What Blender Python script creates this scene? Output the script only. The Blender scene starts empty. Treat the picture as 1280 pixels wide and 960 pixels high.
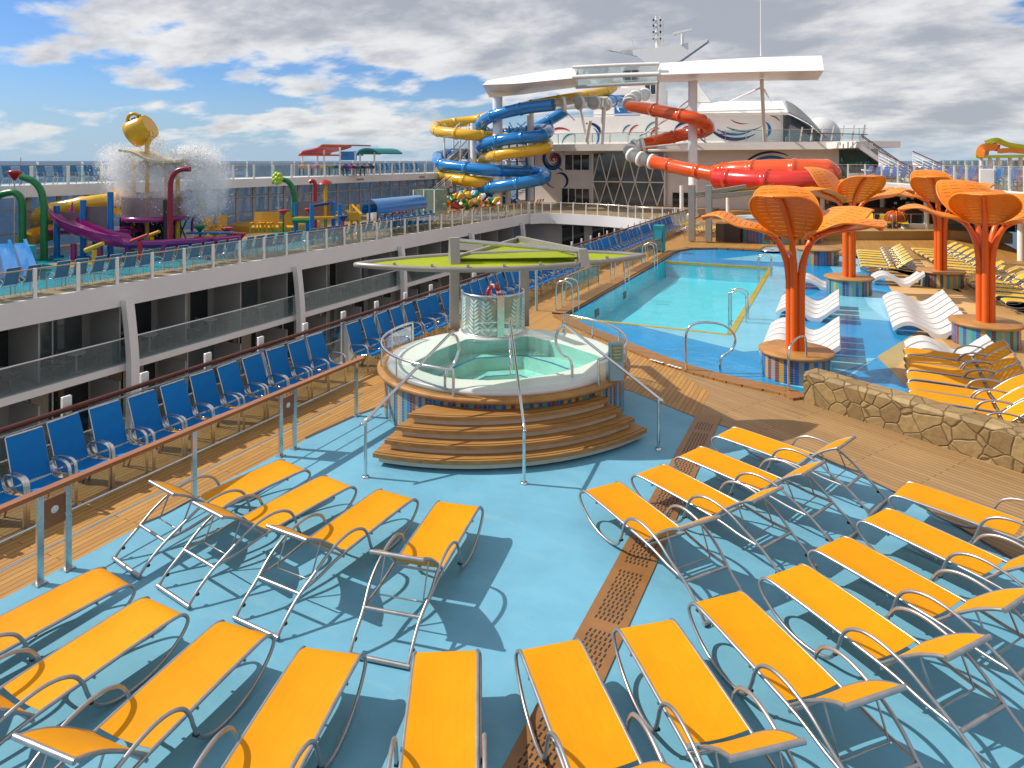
import bpy, math, random
from mathutils import Vector, Matrix
R = math.radians
random.seed(7)
sc = bpy.context.scene
COL = sc.collection
# ---------------------------------------------------------------- survey helpers: a sight line through a pixel of the photograph meets a real plane
F, H, TH, CX, HY = 853.3, 4.9, R(25.4), 640.0, 201.0
cT, sT = math.cos(TH), math.sin(TH)
def W(px, py, z=0.0):
    Y = F*(H-z)/(py-HY); X = (px-CX)/F*Y
    return Vector((X*cT-Y*sT, X*sT+Y*cT, z))
def atv(px, py, v):
    t = (px-CX)/F; Y = v/(t*sT+cT)
    return Vector((Y*(t*cT-sT), v, H-(py-HY)*Y/F))
def atu(px, py, u):
    t = (px-CX)/F; Y = u/(t*cT-sT)
    return Vector((u, Y*(t*sT+cT), H-(py-HY)*Y/F))
ONES = 'zeroth first second third fourth fifth sixth seventh eighth ninth tenth eleventh twelfth thirteenth fourteenth fifteenth sixteenth seventeenth eighteenth nineteenth'.split()
TENS = {2: ('twenty', 'twentieth'), 3: ('thirty', 'thirtieth'), 4: ('forty', 'fortieth'), 5: ('fifty', 'fiftieth'), 6: ('sixty', 'sixtieth'), 7: ('seventy', 'seventieth'), 8: ('eighty', 'eightieth')}
def nth(n):
    if n < 20: return ONES[n]
    a, b = divmod(n, 10)
    return TENS[a][1] if b == 0 else TENS[a][0]+'-'+ONES[b]
# ---------------------------------------------------------------- mesh builder
class MB:
    def __init__(s): s.v = []; s.f = []; s.m = []; s.sm = []
    def add(s, vs, fs, mi=0, smooth=False):
        o = len(s.v); s.v += [tuple(p) for p in vs]
        for f in fs: s.f.append([o+i for i in f]); s.m.append(mi); s.sm.append(smooth)
        return s
    def box(s, c, d, rz=0, mi=0, rot=None, bev=0):
        x, y, z = d[0]/2, d[1]/2, d[2]/2
        M = rot if rot is not None else Matrix.Rotation(rz, 3, 'Z')
        c = Vector(c)
        if bev > 0:
            b = min(bev, x*.9, y*.9, z*.9)
            P = []
            for (zz, k) in ((-z, b), (-z+b, 0), (z-b, 0), (z, b)):
                P += [(-x+k, -y+k, zz), (x-k, -y+k, zz), (x-k, y-k, zz), (-x+k, y-k, zz)]
            fs = [(3, 2, 1, 0), (12, 13, 14, 15)]
            for r in range(3):
                for i in range(4):
                    j = (i+1) % 4; fs.append((r*4+i, r*4+j, r*4+4+j, r*4+4+i))
        else:
            P = [(-x, -y, -z), (x, -y, -z), (x, y, -z), (-x, y, -z), (-x, -y, z), (x, -y, z), (x, y, z), (-x, y, z)]
            fs = [(3, 2, 1, 0), (4, 5, 6, 7), (0, 1, 5, 4), (1, 2, 6, 5), (2, 3, 7, 6), (3, 0, 4, 7)]
        return s.add([c+M@Vector(p) for p in P], fs, mi)
    def bar(s, a, b, w, h, mi=0):          # box beam from a to b, w sideways, h upwards
        a = Vector(a); b = Vector(b); d = (b-a)
        L = d.length; d.normalize()
        up = Vector((0, 0, 1)) if abs(d.z) < .95 else Vector((0, 1, 0))
        x = d.cross(up).normalized(); u = x.cross(d)
        M = Matrix((x, d, u)).transposed()
        return s.box((a+b)/2, (w, L, h), mi=mi, rot=M)
    def tube(s, pts, r, n=8, closed=False, mi=0, cap=True, radii=None):
        P = [Vector(p) for p in pts]; N = len(P)
        T = []
        for i in range(N):
            if closed: t = P[(i+1) % N]-P[i-1]
            else: t = P[min(i+1, N-1)]-P[max(i-1, 0)]
            T.append(t.normalized() if t.length > 1e-9 else Vector((0, 0, 1)))
        a = Vector((0, 0, 1)) if abs(T[0].z) < .9 else Vector((1, 0, 0))
        x = T[0].cross(a).normalized(); vs = []
        for i in range(N):
            x = (x-T[i]*x.dot(T[i])).normalized(); y = T[i].cross(x)
            rr = radii[i] if radii else r
            for k in range(n):
                A = 2*math.pi*k/n; vs.append(P[i]+(x*math.cos(A)+y*math.sin(A))*rr)
        fs = []
        for i in range(N if closed else N-1):
            j = (i+1) % N
            for k in range(n): fs.append((i*n+k, i*n+(k+1) % n, j*n+(k+1) % n, j*n+k))
        s.add(vs, fs, mi, True)
        if cap and not closed:
            s.add([vs[k] for k in range(n)], [tuple(range(n-1, -1, -1))], mi)
            s.add([vs[(N-1)*n+k] for k in range(n)], [tuple(range(n))], mi)
        return s
    def cyl(s, a, b, r, n=12, mi=0, r2=None): return s.tube([a, b], r, n, mi=mi, radii=[r, r if r2 is None else r2])
    def lathe(s, prof, c=(0, 0, 0), n=24, mi=0, a0=0, a1=2*math.pi, smooth=True, sx=1, sy=1):
        full = abs(a1-a0-2*math.pi) < 1e-6; m = n if full else n+1; vs = []
        for (r, z) in prof:
            for k in range(m):
                A = a0+(a1-a0)*k/n; vs.append((c[0]+r*sx*math.cos(A), c[1]+r*sy*math.sin(A), c[2]+z))
        fs = []
        for i in range(len(prof)-1):
            for k in range(n):
                j = (k+1) % m; fs.append((i*m+k, i*m+j, i*m+m+j, i*m+m+k))
        return s.add(vs, fs, mi, smooth)
    def prism(s, poly, z0, z1, mi=0, mtop=None, mbot=None):   # polygon in plan, extruded
        n = len(poly); A = sum(poly[i][0]*poly[(i+1) % n][1]-poly[(i+1) % n][0]*poly[i][1] for i in range(n))
        if A < 0: poly = list(reversed(poly))
        vs = [(p[0], p[1], z0) for p in poly]+[(p[0], p[1], z1) for p in poly]
        s.add(vs, [tuple(range(n-1, -1, -1))], mi if mbot is None else mbot)
        s.add(vs, [tuple(range(n, 2*n))], mi if mtop is None else mtop)
        return s.add(vs, [(i, (i+1) % n, n+(i+1) % n, n+i) for i in range(n)], mi)
    def sheet(s, poly, z, mi=0):
        n = len(poly); A = sum(poly[i][0]*poly[(i+1) % n][1]-poly[(i+1) % n][0]*poly[i][1] for i in range(n))
        if A < 0: poly = list(reversed(poly))
        return s.add([(p[0], p[1], z) for p in poly], [tuple(range(n))], mi)
    def strip(s, A, B, mi=0, smooth=True):  # ruled surface between two polylines
        n = len(A); return s.add(list(A)+list(B), [(i, i+1, n+i+1, n+i) for i in range(n-1)], mi, smooth)
    def slab(s, A, B, th, mi=0, smooth=True):  # ruled surface with thickness (thickness along normals)
        A = [Vector(p) for p in A]; B = [Vector(p) for p in B]; n = len(A); N = []
        for i in range(n):
            t = A[min(i+1, n-1)]-A[max(i-1, 0)]; w = B[i]-A[i]
            if w.length < 1e-6: w = B[max(1, min(i, n-2))]-A[max(1, min(i, n-2))]
            N.append(t.cross(w).normalized())
        A2 = [A[i]-N[i]*th for i in range(n)]; B2 = [B[i]-N[i]*th for i in range(n)]
        s.strip(A, B, mi, smooth); s.strip(B2, A2, mi, smooth)
        s.strip(A2, A, mi, False); s.strip(B, B2, mi, False)
        return s.add([A[0], B[0], B2[0], A2[0], A[-1], A2[-1], B2[-1], B[-1]], [(0, 3, 2, 1)[::-1], (4, 5, 6, 7)[::-1]], mi)
    def ball(s, c, r, n=10, mi=0, sz=1):
        prof = [(r*math.sin(math.pi*i/n)+1e-5, -r*sz*math.cos(math.pi*i/n)) for i in range(n+1)]
        return s.lathe(prof, c, max(8, n), mi)
    def build(s, name, mats, parent=None, loc=None, rz=0, **kw):
        me = bpy.data.meshes.new(name); me.from_pydata(s.v, [], s.f)
        for m in (mats if isinstance(mats, (list, tuple)) else [mats]): me.materials.append(m)
        me.polygons.foreach_set('material_index', s.m); me.polygons.foreach_set('use_smooth', s.sm)
        me.update()
        o = bpy.data.objects.new(name, me); COL.objects.link(o)
        if parent: o.parent = parent
        if loc is not None: o.location = loc
        if rz: o.rotation_euler.z = rz
        for k, q in kw.items(): o[k] = q
        return o
def thing(name, label, cat, loc=(0, 0, 0), rz=0, group=None):
    o = bpy.data.objects.new(name, None); COL.objects.link(o); o.empty_display_size = .2
    o.location = loc; o.rotation_euler.z = rz; o['label'] = label; o['category'] = cat
    if group: o['group'] = group
    return o
def tag(o, label, cat, group=None):
    o['label'] = label; o['category'] = cat
    if group: o['group'] = group
    return o
def struct(o): o['kind'] = 'structure'; return o
KIDS = {}
def dup(o, parent=None):
    c = o.copy(); COL.objects.link(c)
    if parent is not None: c.parent = parent
    for ch in [q for q in COL.objects if q.parent == o] if o.name not in KIDS else KIDS[o.name]: dup(ch, c)
    return c
def freeze(o):
    KIDS[o.name] = list(q for q in COL.objects if q.parent == o)
    for q in KIDS[o.name]: freeze(q)
    return o
class Row:            # first call moves the model itself, later calls copy it
    def __init__(s, model): s.m = freeze(model); s.used = False
    def put(s, loc, rz, label, group=None):
        o = dup(s.m) if s.used else s.m; s.used = True
        o.location = loc; o.rotation_euler = (0, 0, rz); o['label'] = label
        if group: o['group'] = group
        return o
def smooth(P, k=6, closed=False):    # Catmull-Rom through points
    P = [Vector(p) for p in P]; n = len(P); out = []
    for i in range(n if closed else n-1):
        if closed: a, b, c, d = P[i-1], P[i], P[(i+1) % n], P[(i+2) % n]
        else: a, b, c, d = P[max(i-1, 0)], P[i], P[i+1], P[min(i+2, n-1)]
        for j in range(k):
            t = j/k; out.append(.5*((2*b)+(c-a)*t+(2*a-5*b+4*c-d)*t*t+(3*b-a-3*c+d)*t**3))
    if not closed: out.append(P[-1])
    return out
def arc(c, r, a0, a1, n): return [(c[0]+r*math.cos(a0+(a1-a0)*i/n), c[1]+r*math.sin(a0+(a1-a0)*i/n)) for i in range(n+1)]
# ---------------------------------------------------------------- materials
MT = {}
def mat(name, col, rough=.5, metal=0, var=.0, scale=4., bump=0., bscale=None, spec=.5, coat=0, emit=0, stretch=None, trans=0, var2=0):
    m = bpy.data.materials.new(name); m.use_nodes = True; nt = m.node_tree; N = nt.nodes; L = nt.links
    b = N['Principled BSDF']; c4 = (*col, 1)
    b.inputs['Base Color'].default_value = c4; b.inputs['Roughness'].default_value = rough; b.inputs['Metallic'].default_value = metal
    b.inputs['Specular IOR Level'].default_value = spec
    if coat: b.inputs['Coat Weight'].default_value = coat; b.inputs['Coat Roughness'].default_value = .08
    if trans: b.inputs['Transmission Weight'].default_value = trans
    if var or bump:
        tc = N.new('ShaderNodeTexCoord'); src = tc.outputs['Object']
        if stretch:
            mp = N.new('ShaderNodeMapping'); mp.inputs['Scale'].default_value = stretch; L.new(src, mp.inputs[0]); src = mp.outputs[0]
    if var:
        nz = N.new('ShaderNodeTexNoise'); nz.inputs['Scale'].default_value = scale; nz.inputs['Detail'].default_value = 6; nz.inputs['Roughness'].default_value = .62
        L.new(src, nz.inputs['Vector'])
        mx = N.new('ShaderNodeMix'); mx.data_type = 'RGBA'
        mr = N.new('ShaderNodeMapRange'); mr.inputs[1].default_value = .3; mr.inputs[2].default_value = .7
        L.new(nz.outputs['Fac'], mr.inputs[0]); L.new(mr.outputs[0], mx.inputs['Factor'])
        mx.inputs['A'].default_value = (*[max(0, q*(1-var)) for q in col], 1); mx.inputs['B'].default_value = (*[min(1, q*(1+var)) for q in col], 1)
        L.new(mx.outputs['Result'], b.inputs['Base Color'])
        mr2 = N.new('ShaderNodeMapRange'); mr2.inputs[3].default_value = rough*.8; mr2.inputs[4].default_value = min(1, rough*1.2)
        L.new(nz.outputs['Fac'], mr2.inputs[0]); L.new(mr2.outputs[0], b.inputs['Roughness'])
    if bump:
        n2 = N.new('ShaderNodeTexNoise'); n2.inputs['Scale'].default_value = bscale or scale*4; n2.inputs['Detail'].default_value = 4
        L.new(src, n2.inputs['Vector']); bp = N.new('ShaderNodeBump'); bp.inputs['Strength'].default_value = bump; bp.inputs['Distance'].default_value = .02
        L.new(n2.outputs['Fac'], bp.inputs['Height']); L.new(bp.outputs[0], b.inputs['Normal'])
    MT[name] = m
    return m
def planks(name, col, col2, width=.1, length=2.6, along='y', gap=(.05, .03, .015), rough=.55, rot=None):
    m = bpy.data.materials.new(name); m.use_nodes = True; nt = m.node_tree; N = nt.nodes; L = nt.links; b = N['Principled BSDF']
    tc = N.new('ShaderNodeTexCoord'); mp = N.new('ShaderNodeMapping'); mp.inputs['Rotation'].default_value = (0, 0, rot if rot is not None else (R(90) if along == 'y' else 0))
    L.new(tc.outputs['Object'], mp.inputs[0])
    br = N.new('ShaderNodeTexBrick'); br.inputs['Scale'].default_value = 1; br.inputs['Brick Width'].default_value = length; br.inputs['Row Height'].default_value = width
    br.inputs['Mortar Size'].default_value = .006; br.inputs['Mortar Smooth'].default_value = .1; br.offset = .37
    br.inputs['Color1'].default_value = (*col, 1); br.inputs['Color2'].default_value = (*col2, 1); br.inputs['Mortar'].default_value = (*gap, 1)
    L.new(mp.outputs[0], br.inputs['Vector'])
    mp2 = N.new('ShaderNodeMapping'); mp2.inputs['Scale'].default_value = (.6, 14, 1); L.new(mp.outputs[0], mp2.inputs[0])
    nz = N.new('ShaderNodeTexNoise'); nz.inputs['Scale'].default_value = 3; nz.inputs['Detail'].default_value = 5; L.new(mp2.outputs[0], nz.inputs['Vector'])
    n3 = N.new('ShaderNodeTexNoise'); n3.inputs['Scale'].default_value = .45; n3.inputs['Detail'].default_value = 5; L.new(mp.outputs[0], n3.inputs['Vector'])
    ad = N.new('ShaderNodeMath'); ad.operation = 'ADD'; L.new(nz.outputs['Fac'], ad.inputs[0]); L.new(n3.outputs['Fac'], ad.inputs[1])
    mr = N.new('ShaderNodeMapRange'); mr.inputs[1].default_value = .6; mr.inputs[2].default_value = 1.4; mr.inputs[3].default_value = .72; mr.inputs[4].default_value = 1.2; L.new(ad.outputs[0], mr.inputs[0])
    mx = N.new('ShaderNodeVectorMath'); mx.operation = 'SCALE'; L.new(br.outputs['Color'], mx.inputs[0]); L.new(mr.outputs[0], mx.inputs['Scale'])
    L.new(mx.outputs[0], b.inputs['Base Color']); b.inputs['Roughness'].default_value = rough
    bp = N.new('ShaderNodeBump'); bp.inputs['Strength'].default_value = .4; bp.inputs['Distance'].default_value = .004; bp.invert = True
    L.new(br.outputs['Fac'], bp.inputs['Height']); L.new(bp.outputs[0], b.inputs['Normal'])
    return m
def glassy(name, tint=(.8, .9, .92), gloss=.0, rough=.03, alpha_ior=1.45, wave=0, wscale=3, film=0, filmcol=(.8, .9, .95), frs=.4):   # clear sheet: tinted see-through plus fresnel reflection
    m = bpy.data.materials.new(name); m.use_nodes = True; nt = m.node_tree; N = nt.nodes; L = nt.links; N.clear()
    o = N.new('ShaderNodeOutputMaterial'); t = N.new('ShaderNodeBsdfTransparent'); t.inputs[0].default_value = (*tint, 1)
    g = N.new('ShaderNodeBsdfGlossy'); g.inputs['Roughness'].default_value = rough
    fr = N.new('ShaderNodeFresnel'); fr.inputs[0].default_value = alpha_ior
    sclf = N.new('ShaderNodeMath'); sclf.operation = 'MULTIPLY'; sclf.inputs[1].default_value = frs; L.new(fr.outputs[0], sclf.inputs[0]); fac = sclf.outputs[0]
    if gloss:
        ad = N.new('ShaderNodeMath'); ad.operation = 'ADD'; ad.use_clamp = True; ad.inputs[1].default_value = gloss; L.new(fac, ad.inputs[0]); fac = ad.outputs[0]
    mx = N.new('ShaderNodeMixShader'); L.new(fac, mx.inputs[0]); L.new(t.outputs[0], mx.inputs[1]); L.new(g.outputs[0], mx.inputs[2])
    outp = mx.outputs[0]
    if film:
        d = N.new('ShaderNodeBsdfDiffuse'); d.inputs[0].default_value = (*filmcol, 1); m2 = N.new('ShaderNodeMixShader'); m2.inputs[0].default_value = film
        L.new(outp, m2.inputs[1]); L.new(d.outputs[0], m2.inputs[2]); outp = m2.outputs[0]
    L.new(outp, o.inputs[0])
    if wave:
        tc = N.new('ShaderNodeTexCoord'); nz = N.new('ShaderNodeTexNoise'); nz.inputs['Scale'].default_value = wscale; nz.inputs['Detail'].default_value = 4
        L.new(tc.outputs['Object'], nz.inputs['Vector']); bp = N.new('ShaderNodeBump'); bp.inputs['Strength'].default_value = wave; bp.inputs['Distance'].default_value = .05
        L.new(nz.outputs['Fac'], bp.inputs['Height']); L.new(bp.outputs[0], g.inputs['Normal']); L.new(bp.outputs[0], fr.inputs['Normal'])
    return m
white = mat('white_paint', (.84, .82, .79), .35, var=.05, scale=1.2, bump=.03, bscale=2)
white_shell = mat('white_shell', (.66, .66, .65), .3, var=.03, scale=2)
offwhite = mat('cream_paint', (.62, .58, .53), .45, var=.05, scale=.8)
steel = mat('brushed_steel', (.62, .61, .6), .28, 1, var=.08, scale=9)
chrome = mat('polished_steel', (.72, .72, .72), .16, 1, var=.06, scale=7)
grey_tube = mat('lounger_tube', (.42, .41, .41), .36, .8, var=.12, scale=8)
blackp = mat('black_rubber', (.02, .02, .022), .6)
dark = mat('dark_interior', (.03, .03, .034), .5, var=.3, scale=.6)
def sling(name, col, rough=.75, thread=160):
    m = mat(name, col, rough, var=.07, scale=2.2, bump=.4, bscale=5)
    b = m.node_tree.nodes['Principled BSDF']; b.inputs['Specular IOR Level'].default_value = .22
    # thin woven mesh lets a little light through
    N = m.node_tree.nodes; L = m.node_tree.links
    oi_ = N.new('ShaderNodeObjectInfo'); fd = N.new('ShaderNodeMapRange'); fd.inputs[3].default_value = .90; fd.inputs[4].default_value = 1.06; L.new(oi_.outputs['Random'], fd.inputs[0]); sc3 = N.new('ShaderNodeVectorMath'); sc3.operation = 'SCALE'; L.new(b.inputs['Base Color'].links[0].from_socket, sc3.inputs[0]); L.new(fd.outputs[0], sc3.inputs['Scale']); L.new(sc3.outputs[0], b.inputs['Base Color'])   # each sling faded a little differently
    tr = N.new('ShaderNodeBsdfTranslucent'); tr.inputs[0].default_value = (*col, 1); mx = N.new('ShaderNodeMixShader'); mx.inputs[0].default_value = .12
    L.new(b.outputs[0], mx.inputs[1]); L.new(tr.outputs[0], mx.inputs[2]); L.new(mx.outputs[0], N['Material Output'].inputs[0])
    return m
yellow_sling = sling('amber_mesh', (.80, .325, .0), .6)
lemon_sling = sling('lemon_mesh', (.80, .50, .02), .6)
ochre_sling = sling('ochre_mesh', (.62, .26, .04), .6)
blue_sling = sling('blue_mesh', (.004, .20, .57), .6)
teal_sling = sling('teal_mesh', (.015, .25, .55), .6)
teak = mat('teak_varnish', (.32, .115, .035), .35, var=.25, scale=2, stretch=(8, .7, 8))
mahog = mat('dark_handrail', (.10, .02, .012), .25, var=.2, scale=2)
orange = mat('orange_lacquer', (.78, .24, .012), .35, var=.06, scale=2)
orange_leaf = mat('orange_leaf_paint', (.80, .235, .009), .42, var=.07, scale=2)
trunk_paint = mat('red_orange_paint', (.74, .125, .012), .3, var=.06, scale=2)
lime = sling('lime_membrane', (.44, .52, .02), .6)
tube_blue = mat('blue_fibreglass', (.004, .20, .56), .18, coat=.5, var=.08, scale=.8)
lime.node_tree.nodes['Mix Shader'].inputs[0].default_value = .3
tube_yellow = mat('yellow_fibreglass', (.75, .43, .008), .2, coat=.5, var=.06, scale=.8)
tube_red = mat('red_fibreglass', (.72, .085, .008), .2, coat=.5, var=.08, scale=.8)
tube_crimson = mat('crimson_fibreglass', (.62, .025, .012), .2, coat=.5, var=.08, scale=.8)
purple = mat('magenta_fibreglass', (.26, .01, .17), .2, coat=.4, var=.08, scale=1)
green_p = mat('green_paint', (.01, .17, .05), .3, var=.1)
red_p = mat('red_paint', (.42, .015, .02), .3, var=.08)
yellow_p = mat('yellow_paint', (.66, .36, .01), .3, var=.08)
blue_p = mat('blue_paint', (.008, .16, .46), .3, var=.08)
aqua_p = mat('aqua_paint', (.03, .33, .42), .4, var=.1)
tealp = mat('teal_paint', (.01, .25, .27), .4, var=.08)
navy = mat('navy_paint', (.012, .03, .14), .4)
lime_p = mat('lime_paint', (.42, .56, .03), .4, var=.08)
pink_p = mat('pink_paint', (.6, .12, .2), .4)
glass = glassy('clear_glass', (.86, .92, .92), .02)
glass_far = glassy('smoky_glass', (.76, .84, .86), .03, film=.04, filmcol=(.5, .6, .65), frs=.25)
clear_tube = glassy('clear_tube', (.82, .86, .87), .08, .1, film=.08)
window = mat('dark_window', (.022, .026, .03), .05, var=.4, scale=.35, spec=.9)
window_tint = mat('tinted_window', (.10, .125, .13), .06, var=.5, scale=.3, spec=.9)
fascia_m = mat('grey_white_hull', (.76, .75, .76), .4, var=.04, scale=.5, bump=.04, bscale=.8)
panel_m = mat('pale_cabin_panel', (.36, .36, .355), .5, var=.08, scale=.7)
# ---------------------------------------------------------------- camera, light, sky
cam = bpy.data.cameras.new('camera'); co = bpy.data.objects.new('camera', cam); COL.objects.link(co); sc.camera = co
co.location = (0, 0, H); co.rotation_euler = (R(90), 0, TH); cam.sensor_width = 36; cam.lens = 24; cam.shift_y = -(480-HY)/1280
cam.clip_start = .1; cam.clip_end = 200000
sv = Vector((-.904, -.241, .91)).normalized()
sun = bpy.data.lights.new('sun', 'SUN'); so = bpy.data.objects.new('sun', sun); COL.objects.link(so)
sun.energy = 4.4; sun.angle = R(.55); sun.color = (1, .93, .83); so.rotation_euler = sv.to_track_quat('Z', 'Y').to_euler(); so.location = (-40, -20, 60)
wd = bpy.data.worlds.new('World'); sc.world = wd; wd.use_nodes = True
nt = wd.node_tree; N = nt.nodes; L = nt.links
bg = N['Background']; bg.inputs[1].default_value = .125
sky = N.new('ShaderNodeTexSky'); sky.sky_type = 'NISHITA'; sky.sun_disc = False
sky.sun_elevation = math.asin(sv.z); sky.sun_rotation = math.atan2(sv.x, sv.y); sky.air_density = 1.0; sky.dust_density = .6; sky.ozone_density = 1.5
tc = N.new('ShaderNodeTexCoord')
sep = N.new('ShaderNodeSeparateXYZ'); L.new(tc.outputs['Generated'], sep.inputs[0])
zz = N.new('ShaderNodeMath'); zz.operation = 'MAXIMUM'; zz.inputs[1].default_value = .0; L.new(sep.outputs[2], zz.inputs[0])
za = N.new('ShaderNodeMath'); za.operation = 'ADD'; za.inputs[1].default_value = .24; L.new(zz.outputs[0], za.inputs[0])
pl = N.new('ShaderNodeVectorMath'); pl.operation = 'DIVIDE'; cb = N.new('ShaderNodeCombineXYZ')
for i in range(3): L.new(za.outputs[0], cb.inputs[i])
L.new(tc.outputs['Generated'], pl.inputs[0]); L.new(cb.outputs[0], pl.inputs[1])       # the cloud layer: a plane overhead seen in perspective
def cloudnoise(scale, loc, detail=9, rough=.56, dist=.15):
    mp = N.new('ShaderNodeMapping'); mp.inputs['Location'].default_value = loc; mp.inputs['Rotation'].default_value = (0, 0, R(25)); mp.inputs['Scale'].default_value = (.8, 1.0, 0); L.new(pl.outputs[0], mp.inputs[0])
    n = N.new('ShaderNodeTexNoise'); n.inputs['Scale'].default_value = scale; n.inputs['Detail'].default_value = detail; n.inputs['Roughness'].default_value = rough; n.inputs['Distortion'].default_value = dist
    L.new(mp.outputs[0], n.inputs['Vector']); return n.outputs['Fac']
CL = (3.1, 1.7, 0); SKYT = (.40, .60, .90, 1)
def mth(op, a, b=None):
    m = N.new('ShaderNodeMath'); m.operation = op
    for i, q in enumerate((a, b)):
        if q is None: continue
        if isinstance(q, (int, float)): m.inputs[i].default_value = q
        else: L.new(q, m.inputs[i])
    return m.outputs[0]
def ramp(v, a, b, lo=0, hi=1, sm=True):
    m = N.new('ShaderNodeMapRange'); m.interpolation_type = 'SMOOTHSTEP' if sm else 'LINEAR'
    for i, q in enumerate((a, b, lo, hi)): m.inputs[i+1].default_value = q
    L.new(v, m.inputs[0]); return m.outputs[0]
big = cloudnoise(.85, CL, 3, .5, 0); fine = cloudnoise(4.2, (5, 2, 0), 9, .55, 0)
dens0 = mth('ADD', mth('MULTIPLY', big, .68), mth('MULTIPLY', fine, .32))
# more cover to the right of the view than to the left
side = N.new('ShaderNodeVectorMath'); side.operation = 'DOT_PRODUCT'; L.new(tc.outputs['Generated'], side.inputs[0]); side.inputs[1].default_value = (cT, sT, 0)
high = ramp(sep.outputs[2], .02, .22, -.015, .045)
dens = mth('ADD', mth('ADD', dens0, mth('MULTIPLY', side.outputs['Value'], .055)), high)
cover = ramp(dens, .44, .50)
core = ramp(mth('ADD', dens, mth('MULTIPLY', mth('SUBTRACT', cloudnoise(2.6, (9, 4, 0), 6, .6, .1), .5), .55)), .45, .66)
cm = N.new('ShaderNodeMix'); cm.data_type = 'RGBA'; cm.inputs['A'].default_value = (6.6, 6.5, 6.4, 1); cm.inputs['B'].default_value = (3.2, 3.35, 3.7, 1); L.new(core, cm.inputs['Factor'])
lowm = ramp(sep.outputs[2], .0, .05, .35, 1)
cov2 = mth('MULTIPLY', cover, mth('MULTIPLY', lowm, .93))
mx = N.new('ShaderNodeMix'); mx.data_type = 'RGBA'; L.new(cov2, mx.inputs['Factor']); tn = N.new('ShaderNodeMix'); tn.data_type = 'RGBA'; tn.blend_type = 'MULTIPLY'; tn.inputs['Factor'].default_value = 1; L.new(sky.outputs[0], tn.inputs['A']); tn.inputs['B'].default_value = SKYT; hz = N.new('ShaderNodeMix'); hz.data_type = 'RGBA'; L.new(ramp(sep.outputs[2], -.02, .13, .85, 0), hz.inputs['Factor']); L.new(tn.outputs['Result'], hz.inputs['A']); hz.inputs['B'].default_value = (3.2, 4.3, 5.5, 1); L.new(hz.outputs['Result'], mx.inputs['A']); L.new(cm.outputs['Result'], mx.inputs['B'])
L.new(mx.outputs['Result'], bg.inputs[0])
vs = sc.view_settings; vs.view_transform = 'Standard'; vs.look = 'None'; vs.exposure = .12; vs.gamma = 1; vs.use_curve_mapping = False
sc.cycles.use_denoising = True; sc.cycles.max_bounces = 8; sc.cycles.volume_bounces = 4; sc.cycles.transparent_max_bounces = 24; sc.cycles.sample_clamp_indirect = 6; sc.cycles.caustics_reflective = False; sc.cycles.caustics_refractive = False
try: sc.cycles.denoiser = 'OPENIMAGEDENOISE'
except Exception: pass
# ---------------------------------------------------------------- sea and decks
sea = MB()
rings = [60, 300, 1500, 8000, 40000, 120000]; vsr = []
for r in rings: vsr += [(-20+r*math.cos(2*math.pi*k/48), 30+r*math.sin(2*math.pi*k/48), -36) for k in range(48)]
sea.add(vsr, [tuple(range(48))]+[(i*48+k, i*48+48+k, i*48+48+(k+1) % 48, i*48+(k+1) % 48) for i in range(5) for k in range(48)])
seam = mat('sea_water', (.012, .06, .13), .35, spec=.15, var=.35, scale=.02, bump=.6, bscale=.25)
struct(sea.build('sea', seam))
teakdeck = planks('teak_planks', (.47, .245, .058), (.39, .195, .045), gap=(.14, .065, .022))
teakdeck_b = planks('teak_planks_right', (.39, .235, .10), (.33, .195, .08), rot=R(31), gap=(.12, .07, .03))
bluedeck = mat('pale_blue_deck', (.148, .385, .53), .55, var=.10, scale=.9, bump=.06, bscale=60, spec=.3)
def wear(m, cols, sc1=6., sc2=.5):      # scuffs and water stains with shapes of their own
    N = m.node_tree.nodes; L = m.node_tree.links; b = N['Principled BSDF']; src = b.inputs['Base Color'].links[0].from_socket
    tc = N.new('ShaderNodeTexCoord')
    for (col, amt, s, lo, hi, rot, st) in cols:
        mp = N.new('ShaderNodeMapping'); mp.inputs['Rotation'].default_value = (0, 0, R(rot)); mp.inputs['Scale'].default_value = st; L.new(tc.outputs['Object'], mp.inputs[0])
        n = N.new('ShaderNodeTexNoise'); n.inputs['Scale'].default_value = s; n.inputs['Detail'].default_value = 8; n.inputs['Roughness'].default_value = .7; L.new(mp.outputs[0], n.inputs['Vector'])
        r = N.new('ShaderNodeMapRange'); r.inputs[1].default_value = lo; r.inputs[2].default_value = hi; r.inputs[4].default_value = amt; L.new(n.outputs['Fac'], r.inputs[0])
        x = N.new('ShaderNodeMix'); x.data_type = 'RGBA'; L.new(r.outputs[0], x.inputs['Factor']); L.new(src, x.inputs['A']); x.inputs['B'].default_value = (*col, 1); src = x.outputs['Result']
    L.new(src, b.inputs['Base Color'])
wear(bluedeck, [((.25, .45, .53), .45, 1.3, .52, .72, 35, (1, 3, 1)), ((.09, .29, .43), .4, .55, .50, .70, 20, (1, 1.6, 1)), ((.10, .24, .31), .35, 7, .68, .76, 70, (.4, 3, 1)), ((.30, .45, .5), .5, 14, .66, .72, 10, (.5, 1.5, 1))])
pool_arc = [(-7.75, 20.25), (-6.7, 19.2), (-5.56, 18.3), (-4.2, 17.2), (-3, 16.4), (-2, 15.98), (-.93, 15.7), (-.5, 15.35)]
d = MB()
d.sheet([(-10.9, -6), (-7.75, -6), (-7.75, 60), (-10.9, 60)], 0)
d.sheet([(-7.75, 39.4), (9, 39.4), (9, 60), (-7.75, 60)], 0); d.sheet([(-10.85, 60), (22, 60), (22, 80), (-10.85, 80)], 0)
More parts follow.
